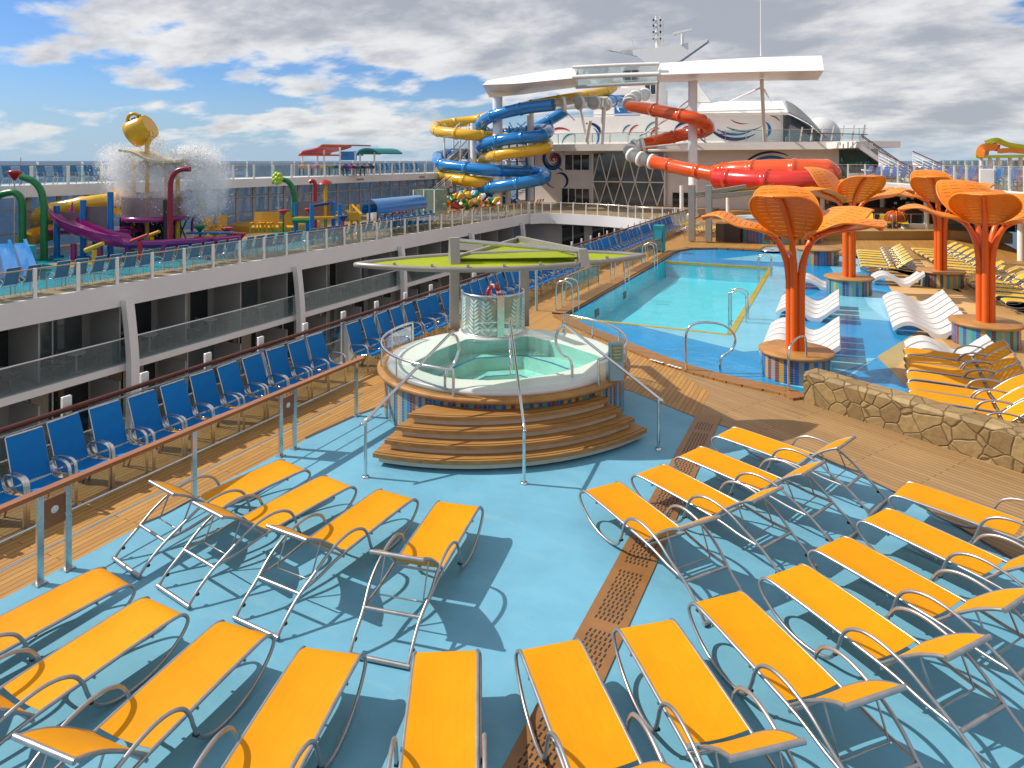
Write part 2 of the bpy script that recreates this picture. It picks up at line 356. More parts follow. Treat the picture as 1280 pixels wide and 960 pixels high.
d.sheet([(-7.75, -6), (-2.4, -6), (-2.4, 14.8), (-4.2, 17.2), (-5.56, 18.3), (-6.7, 19.2), (-7.75, 20.25)], 0)
d.prism([(-10.95, -6), (-10.6, -6), (-10.6, 60), (-10.95, 60)], -.9, -.02)
struct(d.build('teak_deck', teakdeck))
d = MB(); d.sheet([(-2.4, -6), (14, -6), (14, 9.5), (2.7, 13.2), (-.5, 15.35), (-.93, 15.7), (-2, 15.98), (-3, 16.4), (-4.2, 17.2), (-2.4, 14.8)], 0)
struct(d.build('teak_walkway', teakdeck_b))
d = MB()
blue_edge = [(-8.42, -6), (-8.42, 9.3), (-8.3, 10.6), (-7.9, 12), (-6.5, 13.6), (-4.6, 14.35), (-3.91, 14.16), (-2.41, 13.25), (-1.2, 12.75), (-.37, 12.36), (.2, 11.98), (.77, 11.52), (1.4, 10.85), (2.6, 9.4), (3.6, 7.6), (4.4, 5.2), (4.7, 2), (4.7, -6)]
d.sheet(blue_edge, .004); struct(d.build('blue_deck', bluedeck))
d = MB(); d.strip([Vector((p[0], p[1], .008)) for p in blue_edge[1:-1]], [Vector((p[0]*1.012+.02, p[1]+.035, .008)) for p in blue_edge[1:-1]])
struct(d.build('deck_edge_strip', mat('dark_caulk', (.07, .05, .04), .6)))
# drain channel: perforated brown cover plates, black boxes laid on top paint in the shade of the slots
drain_m = mat('bronze_cover', (.27, .125, .04), .45, var=.18, scale=2.5)
dr = MB()
dr.box((-2.2, 4.2, .011), (.46, 18.6, .012))
struct_d = dr.build('drain_cover', drain_m); tag(struct_d, 'long perforated brown drain cover set into the pale blue deck', 'drain cover')
sl = MB(); k = 0; y = -2.0
while y < 13.0:
    j = int((y+2)/.075)
    if (j % 15) < 13:
        off = .02*(j % 2)
        for xx in range(6): sl.box((-2.325+xx*.05+off*.6, y, .0176), (.017, .052, .003), rz=R(-6))
    y += .075
sl.build('slot_grid', blackp, struct_d)['kind'] = 'stuff'
# pool: sunk basin, wet lounge floor, coping, water
pool_deep = mat('pool_tile', (.13, .66, .78), .35, var=.06, scale=1.5)
def tiles(m, s):
    nt = m.node_tree
    return m
lounge_blue = mat('lounge_blue', (.01, .31, .66), .3, var=.12, scale=.8)
lounge_light = mat('lounge_light', (.27, .60, .78), .35, var=.08, scale=.8)
lounge_tan = mat('lounge_sand', (.62, .38, .14), .55, var=.08, scale=1.2)
lounge_tan2 = mat('lounge_sand_dark', (.45, .26, .09), .55, var=.1, scale=1.2)
yellow_line = mat('yellow_tile', (.66, .40, .03), .35, var=.1, scale=5)
b = MB()
x0, x1, y0, y1 = -7.62, -2.8, 20.25, 33.6; zb = -.8
zf = -.05
b.add([(x0, y0, zb), (x1, y0, zb), (x1, y1, zb), (x0, y1, zb)], [(0, 1, 2, 3)])
for a, c in (((x0, y0), (x1, y0)), ((x1, y0), (x1, y1)), ((x1, y1), (x0, y1)), ((x0, y1), (x0, y0))): b.add([(a[0], a[1], zb), (a[0], a[1], zf), (c[0], c[1], zf), (c[0], c[1], zb)], [(0, 1, 2, 3)])
struct(b.build('pool_basin', pool_deep))
fl = MB()
mats = [lounge_blue, lounge_light, lounge_tan, lounge_tan2]
arcp = [p for p in pool_arc]
fl.sheet(arcp+[(2.7, 13.0), (14, 6), (14, y0), (x0, y0)], zf, 0)
fl.sheet([(x1, y0), (14, y0), (14, y1), (x1, y1)], zf, 0)
fl.sheet([(x0, y1), (14, y1), (14, 39.7), (x0, 39.7)], zf, 0)
fl.sheet([(x0, 18.8), (x0, y0), (x0, y1), (x0, 39.7), (-7.9, 39.7), (-7.9, 18.8)], zf-.002, 0)
# light wedges and the sandy beach with its zigzag edge
LW = lambda *q: [W(px, py, zf)[:2] for px, py in q]
fl.sheet(LW((780, 403), (912, 418), (965, 332), (1000, 338), (978, 370), (985, 436), (930, 440)), zf+.004, 1)
fl.sheet(LW((1096, 448), (1000, 445), (1040, 470), (1094, 449)), zf+.004, 1)
fl.sheet(LW((1096, 447), (1052, 474), (985, 466), (975, 480), (1035, 492)), zf+.006, 1)
fl.sheet(LW((1041, 358), (1108, 368), (1118, 402), (1070, 398), (1044, 400), (1030, 385)), zf+.004, 1)
fl.sheet(LW((1030, 318), (1072, 316), (1076, 340), (1044, 345)), zf+.004, 1)
fl.sheet(LW((900, 324), (975, 328), (1005, 322), (962, 317)), zf+.004, 1)
beach = LW((1073, 312), (1082, 336), (1092, 344), (1106, 346), (1107, 352), (1122, 375), (1157, 407), (1138, 420), (1096, 446), (1145, 494))+[(2.6, 13.3), (14, 6), (14, 39.5), (.6, 39.5)]
fl.sheet(beach, zf+.004, 2)
fl.sheet(LW((1185, 352), (1200, 352), (1280, 395), (1280, 425)), zf+.008, 3)
fl.sheet(LW((1160, 408), (1200, 403), (1280, 432), (1280, 470), (1225, 470)), zf+.008, 3)
struct(fl.build('wet_lounge_floor', mats))
yl = MB()
for a, c in (((x0, y0-.06), (x1+.09, y0-.06)), ((x1+.06, y0-.03), (x1+.06, y1+.03)), ((x0, y1+.06), (x1+.09, y1+.06))):
    yl.bar((a[0], a[1], zf-.032), (c[0], c[1], zf-.032), .16, .1)
yl.bar((x1+.14, y0, zf-.033), (x1+.14, y1, zf-.033), .06, .1)
struct(yl.build('pool_edge_line', yellow_line))
water = glassy('pool_water', (.88, .985, .995), 0, .03, 1.33, wave=.25, wscale=1.6, frs=.5)
wt = MB(); wt.sheet(arcp+[(.6, 14.7), (1.2, 18.3), (2.0, 21.5), (1.0, 26), (.6, 33), (.4, 39.6), (-7.88, 39.6)], -.012)
struct(wt.build('pool_water', water))
# wooden coping
cp = MB(); inner = [Vector((p[0], p[1], 0)) for p in pool_arc]
def coping(P, w, z0, z1, side):
    P = [Vector((p[0], p[1], 0)) for p in P]; n = len(P); A = []; B = []
    for i in range(n):
        t = (P[min(i+1, n-1)]-P[max(i-1, 0)]).normalized(); nn = Vector((-t.y, t.x, 0))*side
        A.append(P[i]-nn*.02); B.append(P[i]+nn*w)
    for i in range(n-1):
        q = [A[i], A[i+1], B[i+1], B[i]]
        cp.add([(p.x, p.y, z0) for p in q]+[(p.x, p.y, z1) for p in q], [(4, 5, 6, 7) if side < 0 else (7, 6, 5, 4), (0, 1, 5, 4), (1, 2, 6, 5), (2, 3, 7, 6), (3, 0, 4, 7)])
coping([(p[0], p[1]) for p in smooth([(*p, 0) for p in pool_arc], 4)], .42, -.1, .05, -1)
coping([(-7.82, 20.3), (-7.86, 30), (-7.84, 37.2), (-7.3, 38.6), (-6.0, 39.35), (-4, 39.6), (1.2, 39.7)], .40, -.1, .05, 1)
copingo = cp.build('pool_coping', planks('teak_coping', (.36, .17, .05), (.30, .135, .04), along='x', width=.1)); struct(copingo)
# depth signs painted on the coping
dm = MB(); a_, b_ = W(812, 448.5, .055), W(852, 460.5, .055)
for k in range(9):
    if k == 4: continue
    q = a_.lerp(b_, (k+.5)/9); dd = b_-a_; dm.box((q.x, q.y, .0535), (dd.length/9*.7, .09 if k % 2 else .075, .004), rz=math.atan2(dd.y, dd.x))
tag(dm.build('painted_notice', white), 'worn white painted notice on the wooden pool coping', 'painted notice')

# ---------------------------------------------------------------- hot tub with steps
SC = Vector((-6.1, 12.5, 0)); SN = Vector((.613, -.79, 0)); SW = Vector((.79, .613, 0))
RS = math.atan2(SW.y, SW.x)          # local x = along the steps, local -y = out to the front
spa = thing('hot_tub', 'round hot tub with mosaic sides, white rim and curved wooden front steps', 'hot tub', SC, RS)
mos_cols = [(.02, .10, .33), (.03, .32, .42), (.55, .33, .05), (.30, .30, .27), (.02, .13, .42), (.22, .05, .04), (.06, .36, .34), (.05, .05, .09)]
mosm = []
for i, c in enumerate(mos_cols):
    m = bpy.data.materials.new('mosaic_tile'); m.use_nodes = True; n_ = m.node_tree.nodes; l_ = m.node_tree.links
    tcx = n_.new('ShaderNodeTexCoord'); sx = n_.new('ShaderNodeSeparateXYZ'); l_.new(tcx.outputs['Object'], sx.inputs[0])
    f = n_.new('ShaderNodeMath'); f.operation = 'MULTIPLY'; f.inputs[1].default_value = 18; l_.new(sx.outputs[2], f.inputs[0])
    g = n_.new('ShaderNodeMath'); g.operation = 'FRACT'; l_.new(f.outputs[0], g.inputs[0])
    gt = n_.new('ShaderNodeMath'); gt.operation = 'LESS_THAN'; gt.inputs[1].default_value = .14; l_.new(g.outputs[0], gt.inputs[0])
    mm = n_.new('ShaderNodeMix'); mm.data_type = 'RGBA'; mm.inputs['A'].default_value = (*c, 1); mm.inputs['B'].default_value = (.22, .21, .19, 1); l_.new(gt.outputs[0], mm.inputs['Factor'])
    l_.new(mm.outputs['Result'], n_['Principled BSDF'].inputs['Base Color']); n_['Principled BSDF'].inputs['Roughness'].default_value = .2
    mosm.append(m)
grout = mat('pale_grout', (.22, .21, .19), .6)
def mosaic(mb, r, z0, z1, n, sx=1., sy=1., seed=1):
    rn = random.Random(seed); last = -1
    for k in range(n):
        a, b_ = 2*math.pi*k/n, 2*math.pi*(k+.86)/n; c_ = 2*math.pi*(k+1)/n
        i = rn.choice([q for q in range(8) if q != last]); last = i
        P = lambda A: (r*sx*math.cos(A), r*sy*math.sin(A))
        mb.add([(*P(a), z0), (*P(b_), z0), (*P(b_), z1), (*P(a), z1)], [(0, 1, 2, 3)], i, True)
        mb.add([(*P(b_), z0), (*P(c_), z0), (*P(c_), z1), (*P(b_), z1)], [(0, 1, 2, 3)], 8, True)
woodring = mat('ring_wood', (.40, .19, .052), .5, var=.25, scale=3, bump=.1, bscale=14)
stepwood = mat('step_wood', (.36, .175, .045), .5, var=.3, scale=2.2, stretch=(.5, 9, 9), bump=.1, bscale=6)
m = MB(); mosaic(m, 2.42, 0, .80, 190, 1.0, .94, 3); m.build('mosaic_wall', mosm+[grout], spa)
m = MB(); m.lathe([(2.30, .78), (2.53, .78), (2.55, .80), (2.55, .845), (2.53, .86), (2.18, .86)], n=72, sy=.94); m.build('wooden_ring', woodring, spa)
m = MB(); m.lathe([(2.33, .85), (2.36, .885), (2.34, .935), (2.30, .952), (2.24, .955), (2.19, .95)], n=72, sy=.94); m.build('shell_rim', white_shell, spa)
# fan-shaped basin with seat ledge
fan = []
for q in ((512, 456), (526, 464), (546, 470.5), (575, 474.5), (610, 476), (650, 474), (690, 468.5), (725, 459), (754, 447), (705, 431), (661, 420.5), (583, 424.5), (548, 438)):
    w_ = W(*q, .93)-SC; fan.append((w_.dot(SW), w_.dot(Vector((-SN.x, -SN.y, 0)))))
fan_s = [Vector(p+(0,)) if len(p) == 2 else p for p in fan]
m = MB()
ringp = [Vector((1.98*math.cos(2*math.pi*k/60), 1.86*math.sin(2*math.pi*k/60), .972)) for k in range(60)]
def fanpt(s, A, z):      # radial point of the basin outline
    c, n_ = math.cos(A), math.sin(A); best = 9
    for i in range(len(fan)):
        p, q = fan[i], fan[(i+1) % len(fan)]; dx, dy = q[0]-p[0], q[1]-p[1]; den = c*dy-n_*dx
        if abs(den) < 1e-9: continue
        t = (p[0]*dy-p[1]*dx)/den; u_ = (p[0]*n_-p[1]*c)/den
        if t > 0 and -.001 <= u_ <= 1.001: best = min(best, t)
    return Vector((c*best*s, n_*best*s, z))
K = 96; prof = [(None, .951), (1.03, .948), (1, .94), (.99, .62), (.74, .60), (.71, .34), (.45, .32), (.42, .12), (.001, .10)]
vs_ = []
for s_, z_ in prof:
    for k in range(K):
        A = 2*math.pi*k/K; vs_.append(Vector((2.22*math.cos(A), 2.087*math.sin(A), z_)) if s_ is None else fanpt(s_, A, z_))
m.add(vs_, [(i*K+k, i*K+K+k, i*K+K+(k+1) % K, i*K+(k+1) % K) for i in range(len(prof)-1) for k in range(K)])
spa_shell = mat('spa_shell', (.66, .74, .66), .25, var=.04, scale=2)
m.build('basin', spa_shell, spa)
m = MB()
for s_, z_ in ((.745, .605), (.455, .325)):
    A_ = [fanpt(s_*1.0, 2*math.pi*k/K, z_+.004) for k in range(K+1)]; B_ = [fanpt(s_*1.05, 2*math.pi*k/K, z_+.004) for k in range(K+1)]
    m.strip(A_, B_)
m.build('seat_edge_line', blue_p, spa)
m = MB(); m.add([fanpt(.999, 2*math.pi*k/K, .932) for k in range(K)], [tuple(range(K))])
m.build('water', glassy('spa_water', (.62, .97, .95), 0, .03, 1.33, wave=.35, wscale=3, frs=.7), spa)
# four curved steps: big-radius arcs about a centre behind the tub
CS = Vector((-7.04, 13.2, 0))-SC; lx = CS.dot(SW); ly = CS.dot(Vector((-SN.x, -SN.y, 0)))
def steparc(r, half, n=26):
    a = math.asin(half/r); return [(lx+r*math.sin(-a+2*a*i/n), ly-r*math.cos(-a+2*a*i/n)) for i in range(n+1)]
for i in range(4):
    r = 4.27-.195*i; half = 2.36-.19*i; z = .205+.155*i; nx = (0, 0)
    O = steparc(r, half); I = steparc(3.2, half*.80)
    m = MB(); m.prism(O+I[::-1], z-.065, z); st = m.build('step', stepwood, spa)
    O2 = steparc(r-.07, half-.1); m = MB(); m.prism(O2+I[::-1], max(.006, z-.155), z-.066); m.build('riser', mat('riser_paint', (.60, .55, .46), .5, var=.08) if i == 0 else MT['riser_paint'], st)
    m = MB()
    A_ = [Vector((*p, z+.003)) for p in steparc(r-.05, half-.03)]; B_ = [Vector((*p, z+.003)) for p in steparc(r-.065, half-.03)]; m.strip(A_, B_); m.build('grip_strip', blackp, st)
# handrails: three sloping stair rails that loop round at the tub rim
def L2(p): q = Vector(p)-SC; return Vector((q.dot(SW), q.dot(Vector((-SN.x, -SN.y, 0))), p[2]))
def rail(pts, name='handrail', r=.026): m = MB(); m.tube(smooth(pts, 5), r, 10); m.build(name, chrome, spa)
for base, top in (((457, 597), (565, 418)), ((655, 605), (638, 405)), ((823, 562), (705, 408))):
    a = W(*base); b_ = W(top[0], top[1], 1.85)
    bl = L2(a); tl = L2(b_)
    out = (tl-bl); out.z = 0; out.normalize()
    p0 = bl.copy(); p1 = bl+Vector((0, 0, .80)); p2 = bl+Vector((0, 0, .91))+out*.06
    P = [p0, p1, p2, tl-out*.12-Vector((0, 0, .02)), tl, tl+out*.12-Vector((0, 0, .09)), tl+out*.17-Vector((0, 0, .30)), tl+out*.05-Vector((0, 0, .52)), tl-out*.10-Vector((0, 0, .58)), tl-out*.16-Vector((0, 0, .68)), Vector((tl.x-out.x*.17, tl.y-out.y*.17, .95))]
    rail(P)
    m = MB(); m.lathe([(.001, .03), (.05, .03), (.055, .006)], (bl.x, bl.y, 0), 12); m.build('foot_flange', chrome, spa)
# curved guard rails with glass round the two flanks
for sgn in (-1, 1):
    P = []
    for k in range(17):
        A = R(238)-R(103)*k/16 if sgn < 0 else R(302)+R(103)*k/16
        P.append(Vector((2.47*math.cos(A), 2.47*.94*math.sin(A), 1.32)))
    Q = [Vector((P[0].x, P[0].y, .86)), Vector((P[0].x, P[0].y, 1.2))]+P+[Vector((P[-1].x, P[-1].y, 1.2)), Vector((P[-1].x, P[-1].y, .86))]
    m = MB(); m.tube(Q, .026, 10)
    for k in (5, 9, 13): m.cyl((P[k].x, P[k].y, .86), (P[k].x, P[k].y, 1.32), .017, 8)
    m.build('guard_rail', chrome, spa)
    m = MB(); m.strip([p*1-Vector((0, 0, .08)) for p in P], [Vector((p.x, p.y, .9)) for p in P]); m.build('guard_glass', glass, spa)
# curved etched glass screen at the back
scl = L2(Vector((-7.2, 14.15, 0))); 
screen = thing('glass_screen', 'curved glass screen etched with white leaves behind the hot tub', 'glass screen', SC+SW*scl.x+Vector((-SN.x, -SN.y, 0))*scl.y, RS)
m = MB(); m.lathe([(.72, .90), (.72, 1.86)], n=40, a0=R(170), a1=R(370)); m.build('glass_panel', glassy('etched_glass', (.75, .84, .80), .06, .12, film=.5, filmcol=(.42, .50, .46)), screen)
m = MB(); m.lathe([(.66, .86), (.80, .86), (.80, .97), (.66, .97)], n=48); m.build('base_ring', white_shell, screen)
m = MB()
m.tube([(.72*math.cos(R(170+5*k)), .72*math.sin(R(170+5*k)), 1.88) for k in range(41)], .022, 8); m.build('screen_frame', steel, screen); m = MB()
m.tube([(.72*math.cos(R(170+5*k)), .72*math.sin(R(170+5*k)), .98) for k in range(41)], .026, 8); m.build('screen_frame', steel, screen)
for a in (170, 272, 370): m = MB(); m.box((.73*math.cos(R(a)), .73*math.sin(R(a)), 1.40), (.05, .16, 1.0), rz=R(a)); m.build('upright', steel, screen)
et = MB(); rn = random.Random(5)
def leaf(a, z, ang, ln, w):     # a small etched leaf lying on the glass cylinder
    c, s_ = math.cos(ang), math.sin(ang); vs = []
    for t in range(7):
        q = t/6; ww = w*math.sin(math.pi*min(1, q*1.02)**.8)
        for sg in (-1, 1):
            dx = c*ln*q-s_*ww*sg; dz = s_*ln*q+c*ww*sg; A = a+dx/.72
            vs.append((.728*math.cos(A), .728*math.sin(A), min(1.84, max(1.0, z+dz))))
    et.add(vs, [(2*i, 2*i+2, 2*i+3, 2*i+1) for i in range(6)], 0, True)
for a0, z0, tilt in ((186, 1.05, .3), (222, 1.02, 0), (250, 1.0, -.2), (300, 1.03, .2), (332, 1.0, -.1), (356, 1.05, -.3)):
    for k in range(9):
        zc = z0+k*.085; ac = R(a0)+tilt*k*.05
        for sg in (-1, 1): leaf(ac, zc, R(90)+sg*R(58-k*2), .24-.012*k, .026)
et.build('etched_leaves', mat('etched_white', (.55, .68, .64), .5, var=.1), screen)
# canopy above the screen
can = thing('leaf_canopy', 'lime green leaf-shaped awning on two grey posts beside the hot tub', 'awning', SC, RS)
pL, pR = L2(W(568, 408, .9)), L2(W(655, 405, .9))
postm = mat('taupe_metal', (.36, .33, .29), .4, .4, var=.06)
CZ = 3.05
def LW_(px, py, z): return L2(W(px, py, z))
front = smooth([LW_(445, 331, CZ), LW_(480, 333.5, CZ), LW_(540, 336.5, CZ-.02), LW_(600, 337, CZ-.03), LW_(660, 335, CZ-.03), LW_(720, 330.5, CZ-.02), LW_(770, 325, CZ), LW_(805, 320, CZ)], 4)
back = smooth([LW_(445, 331, CZ), LW_(478, 326.5, CZ+.02), LW_(530, 321.5, CZ+.04), LW_(590, 318, CZ+.06), LW_(650, 316, CZ+.06), LW_(710, 315.5, CZ+.05), LW_(765, 317, CZ+.02), LW_(805, 320, CZ)], 4)
m = MB(); m.slab(front, back, .012); m.build('membrane', lime, can)
m = MB(); m.tube(front+back[::-1][1:-1], .05, 10, closed=True); m.build('rim_tube', postm, can)
for i in (6, 11, 17, 22): m = MB(); m.cyl(front[i]-Vector((0, 0, .03)), back[i]-Vector((0, 0, .03)), .025, 8); m.build('cross_tube', postm, can)
for q in range(1, 8):
    k_ = 3*q+2; m = MB(); m.cyl(front[k_]+Vector((0, 0, .05)), front[k_]+Vector((0, 0, .09)), .03, 6); m.build('clamp', steel, can)
fL, fR = LW_(570, 331, CZ), LW_(733, 330, CZ); fins = []
for p, dz in ((fL, .46), (fR, .24)):
    f_ = MB(); P = [(p.y+.02, -.06), (p.y+.50, -.06), (p.y+.34, dz), (p.y+.18, dz)]
    f_.add([(p.x-.085, y_, p.z+z_) for y_, z_ in P]+[(p.x+.085, y_, p.z+z_) for y_, z_ in P], [(0, 1, 2, 3), (7, 6, 5, 4), (0, 4, 5, 1), (1, 5, 6, 2), (2, 6, 7, 3), (3, 7, 4, 0)]); f_.build('bracket_fin', postm, can); fins.append(Vector((p.x, p.y+.26, p.z+dz-.05)))
apex = LW_(648, 298.5, 3.16)
m = MB(); m.cyl(fins[0], fins[1], .04, 8); m.build('tie_tube', steel, can)
m = MB(); m.bar(apex, fins[1]+Vector((0, .1, -.02)), .12, .12); m.build('sail_beam', postm, can)
m = MB(); m.bar(apex, fins[0]+Vector((0, .1, -.34)), .07, .07); m.build('sail_beam', postm, can)
sA = [fins[0]-Vector((0, 0, .34)), fins[0].lerp(fins[1], .5)-Vector((0, 0, .22)), fins[1]-Vector((0, 0, .1))]
sB = [apex-Vector((.06, 0, .05)), apex-Vector((0, 0, .06)), apex-Vector((-.06, 0, .05))]
m = MB(); m.slab(sA, sB, .01); m.build('upper_sail', lime, can)
for p, q in ((pL, apex), (pR, apex)):
    m = MB(); m.box((p.x, p.y, 1.88), (.22, .16, 2.05), bev=.01); m.build('post', postm, can)
    m = MB(); m.bar((p.x, p.y, 2.85), (p.x*.6+apex.x*.4, p.y-1.6, 2.98), .14, .16); m.build('arm', postm, can)
# information pillar by the tub, life ring, safety notice on the front rim
ip = W(770, 470, .95); t = thing('notice_pillar', 'grey notice pillar standing on the hot tub rim in front of the pool', 'sign', (ip.x, ip.y, .86), RS)
m = MB(); m.box((0, 0, .36), (.26, .10, .72), bev=.02); m.build('pillar_body', mat('notice_grey', (.28, .42, .47), .4, var=.08), t)
m = MB(); m.box((0, -.053, .52), (.20, .008, .30), mi=0)
for k in range(4): m.box((0, -.0585, .62-.06*k), (.15-.03*(k % 2), .004, .022), mi=1)
m.build('notice_plate', [mat('notice_green', (.18, .30, .22), .4), mat('notice_yellow', (.6, .5, .12), .4)], t)
lr = W(640, 362, 1.75); t = thing('life_ring', 'red life ring with white bands hanging behind the glass screen', 'life ring', (-8.6, 16.9, 1.2), R(75))
m = MB(); segs = 40
for k in range(segs):
    a, b_ = 2*math.pi*k/segs, 2*math.pi*(k+1)/segs
    m.tube([(.23*math.cos(a), 0, .23*math.sin(a)), (.23*math.cos(b_), 0, .23*math.sin(b_))], .06, 10, mi=1 if (k % 10) < 2 else 0, cap=False)
m.build('ring', [red_p, white], t)
m = MB(); m.cyl((0, .10, -1.2), (0, .10, .35), .03, 8); m.build('stand', steel, t)
# ---------------------------------------------------------------- yellow sun loungers
def make_lounger(name, label, fabric, seg=10, k=5):
    t = thing(name, label, 'sun lounger')
    hw = .285
    for sg in (-1, 1):
        a = sg*(hw+.025); o = sg*(hw+.055)
        P = [(0, a, .03), (.10, a, .14), (.28, a, .28), (.50, o, .43), (.72, o, .545), (.95, o, .60), (1.14, o, .595), (1.29, o, .53), (1.37, o, .42), (1.41, o, .30), (1.47, o, .17), (1.58, a, .075), (1.75, a, .035), (1.97, a, .045), (2.18, a, .11), (2.35, a, .22), (2.42, a*.99, .32), (2.39, sg*hw, .385), (2.29, sg*hw, .412), (2.1, sg*hw, .412), (1.8, sg*hw, .405), (1.4, sg*hw, .39), (1.05, sg*hw, .375), (.85, sg*hw, .355), (.6, sg*(hw+.01), .32), (.33, sg*(hw+.02), .31)]
        m = MB(); m.tube(smooth(P, k), .0175, seg); m.build('side_frame', grey_tube, t)
    m = MB(); m.cyl((0, -.33, .03), (0, .33, .03), .024, seg); m.build('ground_bar', grey_tube, t)
    for x_, z_, r_ in ((.31, .30, .019), (1.0, .345, .015), (1.5, .365, .012), (2.05, .38, .012)): m = MB(); m.cyl((x_, -.30, z_), (x_, .30, z_), r_, seg); m.build('crossbar', grey_tube, t)
    back = smooth([(1.01, 0, .378), (.92, 0, .465), (.80, 0, .575), (.66, 0, .685), (.52, 0, .77), (.42, 0, .815)], 4)
    m = MB()
    for sg in (-1, 1): m.tube([(p.x, sg*(hw-.005), p.z) for p in back], .0165, seg)
    m.cyl((.42, -.30, .815), (.42, .30, .815), .022, seg); m.build('back_frame', grey_tube, t)
    m = MB()
    m.tube([(.68, -.25, .655), (.52, -.25, .315), (.52, .25, .315), (.68, .25, .655)], .0105, 6); m.build('back_prop', grey_tube, t)
    m = MB(); B_ = back[1:-1]; rows = []
    for j in range(7):
        y = -hw+.012+(2*hw-.024)*j/6; sag = -.012*(1-(2*j/6-1)**2); rows.append([Vector((p.x, y, p.z+.012+sag)) for p in B_])
    for j in range(6): m.slab(rows[j+1], rows[j], .004)
    m.build('back_sling', fabric, t)
    seatp = smooth([(1.06, 0, .372), (1.25, 0, .382), (1.6, 0, .397), (2.0, 0, .41), (2.24, 0, .414), (2.33, 0, .403), (2.395, 0, .372), (2.415, 0, .33)], 4)
    m = MB(); rows = []
    for j in range(9):
        q = 2*j/8-1; y = q*(hw-.01)
        rows.append([Vector((p.x, y, p.z+.014-.022*(1-q*q)*min(1, max(0, (2.36-p.x)*3)))) for p in seatp])
    for j in range(8): m.slab(rows[j], rows[j+1], .004)
    m.build('seat_sling', fabric, t)
    for sg in (-1, 1):
        m = MB(); m.box((.10, sg*.31, .115), (.035, .045, .035), bev=.006); m.build('end_cap', blackp, t); m = MB(); m.box((1.44, sg*.335, .205), (.03, .05, .03), bev=.006); m.build('end_cap', blackp, t)
    return t
near = Row(make_lounger('sun_lounger', 'amber yellow mesh sun lounger', yellow_sling))
def from_px(fl, fr, hl, hr):       # foot-end corners and hip corners read on the photograph at the height of the sling
    f = (W(*fl, .405)+W(*fr, .405))/2; h_ = (W(*hl, .385)+W(*hr, .385))/2
    d_ = f-h_; d_.z = 0; d_.normalize(); o = f-d_*2.33
    return o, math.atan2(d_.y, d_.x)
rowB = [((120, 711), (158, 735), None, None, 206.5), ((175, 749), (225, 772), None, None, 209.5), ((270, 780), (334, 797), (117, 919), (178, 943), 0), ((375, 813), (450, 823), None, None, 0), ((515, 820), (600, 817), None, None, 0), ((652, 817), (724, 803), None, None, 0), ((777, 792), (840, 776), (865, 926), (924, 909), 0), ((871, 759), (927, 740), (987, 873), (1035, 850), 0), ((960, 727), (1006, 706), (1095, 822), (1135, 796), 0), ((1020, 691), (1060, 672), (1161, 769), (1192, 744), 0), ((1081, 654), (1113, 637), (1222, 719), (1245, 696), 0), ((1120, 621), (1141, 604), (1260, 668), (1272, 649), 0)]
placed = []
for fl_, fr_, hl_, hr_, _ in rowB:
    f = (W(*fl_, .405)+W(*fr_, .405))/2
    if hl_: o, a = from_px(fl_, fr_, hl_, hr_)
    else:
        e = W(*fr_, .405)-W(*fl_, .405); a = math.atan2(e.y, e.x)+math.pi/2; o = None
    placed.append([f, a, o])
# headings fan out evenly along the arc of loungers: smooth the measured ones
angs = [p[1] for p in placed]
for i in range(1, len(angs)):
    while angs[i]-angs[i-1] > math.pi: angs[i] -= 2*math.pi
    while angs[i]-angs[i-1] < -math.pi: angs[i] += 2*math.pi
def fit(i): return angs[i]
rn = random.Random(11)
labB = ['amber lounger nearest the steel railing in the front arc, partly out of the picture', 'amber lounger second from the steel railing in the front arc', 'amber lounger in the front arc with its headrest whole at the bottom left', 'amber lounger in the front arc, fourth from the steel railing', 'amber lounger in the front arc, first to the left of the drain cover', 'amber lounger in the front arc standing on the drain cover', 'amber lounger in the front arc, first to the right of the drain cover', 'amber lounger in the front arc, second to the right of the drain cover', 'amber lounger in the front arc, third to the right of the drain cover', 'amber lounger in the front arc, third from the end by the plank walkway', 'amber lounger in the front arc, second from the end by the plank walkway', 'amber sun lounger at the end of the front arc touching the plank walkway']
for i, (f, a, o) in enumerate(placed):
    a = angs[i]; d_ = Vector((math.cos(a), math.sin(a), 0)); p = f-d_*2.33
    near.put((p.x, p.y, .004), a, labB[i], 'loungers in the long front arc')
rowA = [((346, 575), (384, 590), (250, 620), (275, 636)), ((400, 596), (441, 610), (304, 645), (337, 664)), ((470, 613), (519, 626), (388, 670), (437, 687)), ((548, 628), (598, 636), (497, 700), (550, 714))]
labA = ['raised-back amber lounger nearest the railing in the four left of the steps', 'raised-back amber lounger second from the railing in the four left of the steps', 'raised-back amber lounger third from the railing in the four left of the steps', 'raised-back amber lounger fourth from the railing in the four left of the steps']
for i, q in enumerate(rowA):
    o, a = from_px(*q); near.put((o.x, o.y, .004), a, labA[i], 'four loungers left of the hot tub steps')
rowC = [((734, 616), (771, 603), (803, 672), (839, 653)), ((795, 595), (832, 582), (876, 637), (907, 620)), ((850, 573), (878, 559), (939, 606), (959, 594)), ((895, 548), (921, 534), (985, 576), (1003, 564))]
labC = ['amber lounger over the drain cover, nearest of the four right of the steps', 'amber lounger second nearest of the four right of the hot tub steps', 'amber lounger third nearest of the four right of the hot tub steps', 'amber lounger farthest of the four right of the hot tub steps, beside the plank walkway']
for i, q in enumerate(rowC):
    o, a = from_px(*q); near.put((o.x, o.y, .004), a, labC[i], 'four loungers right of the hot tub steps')
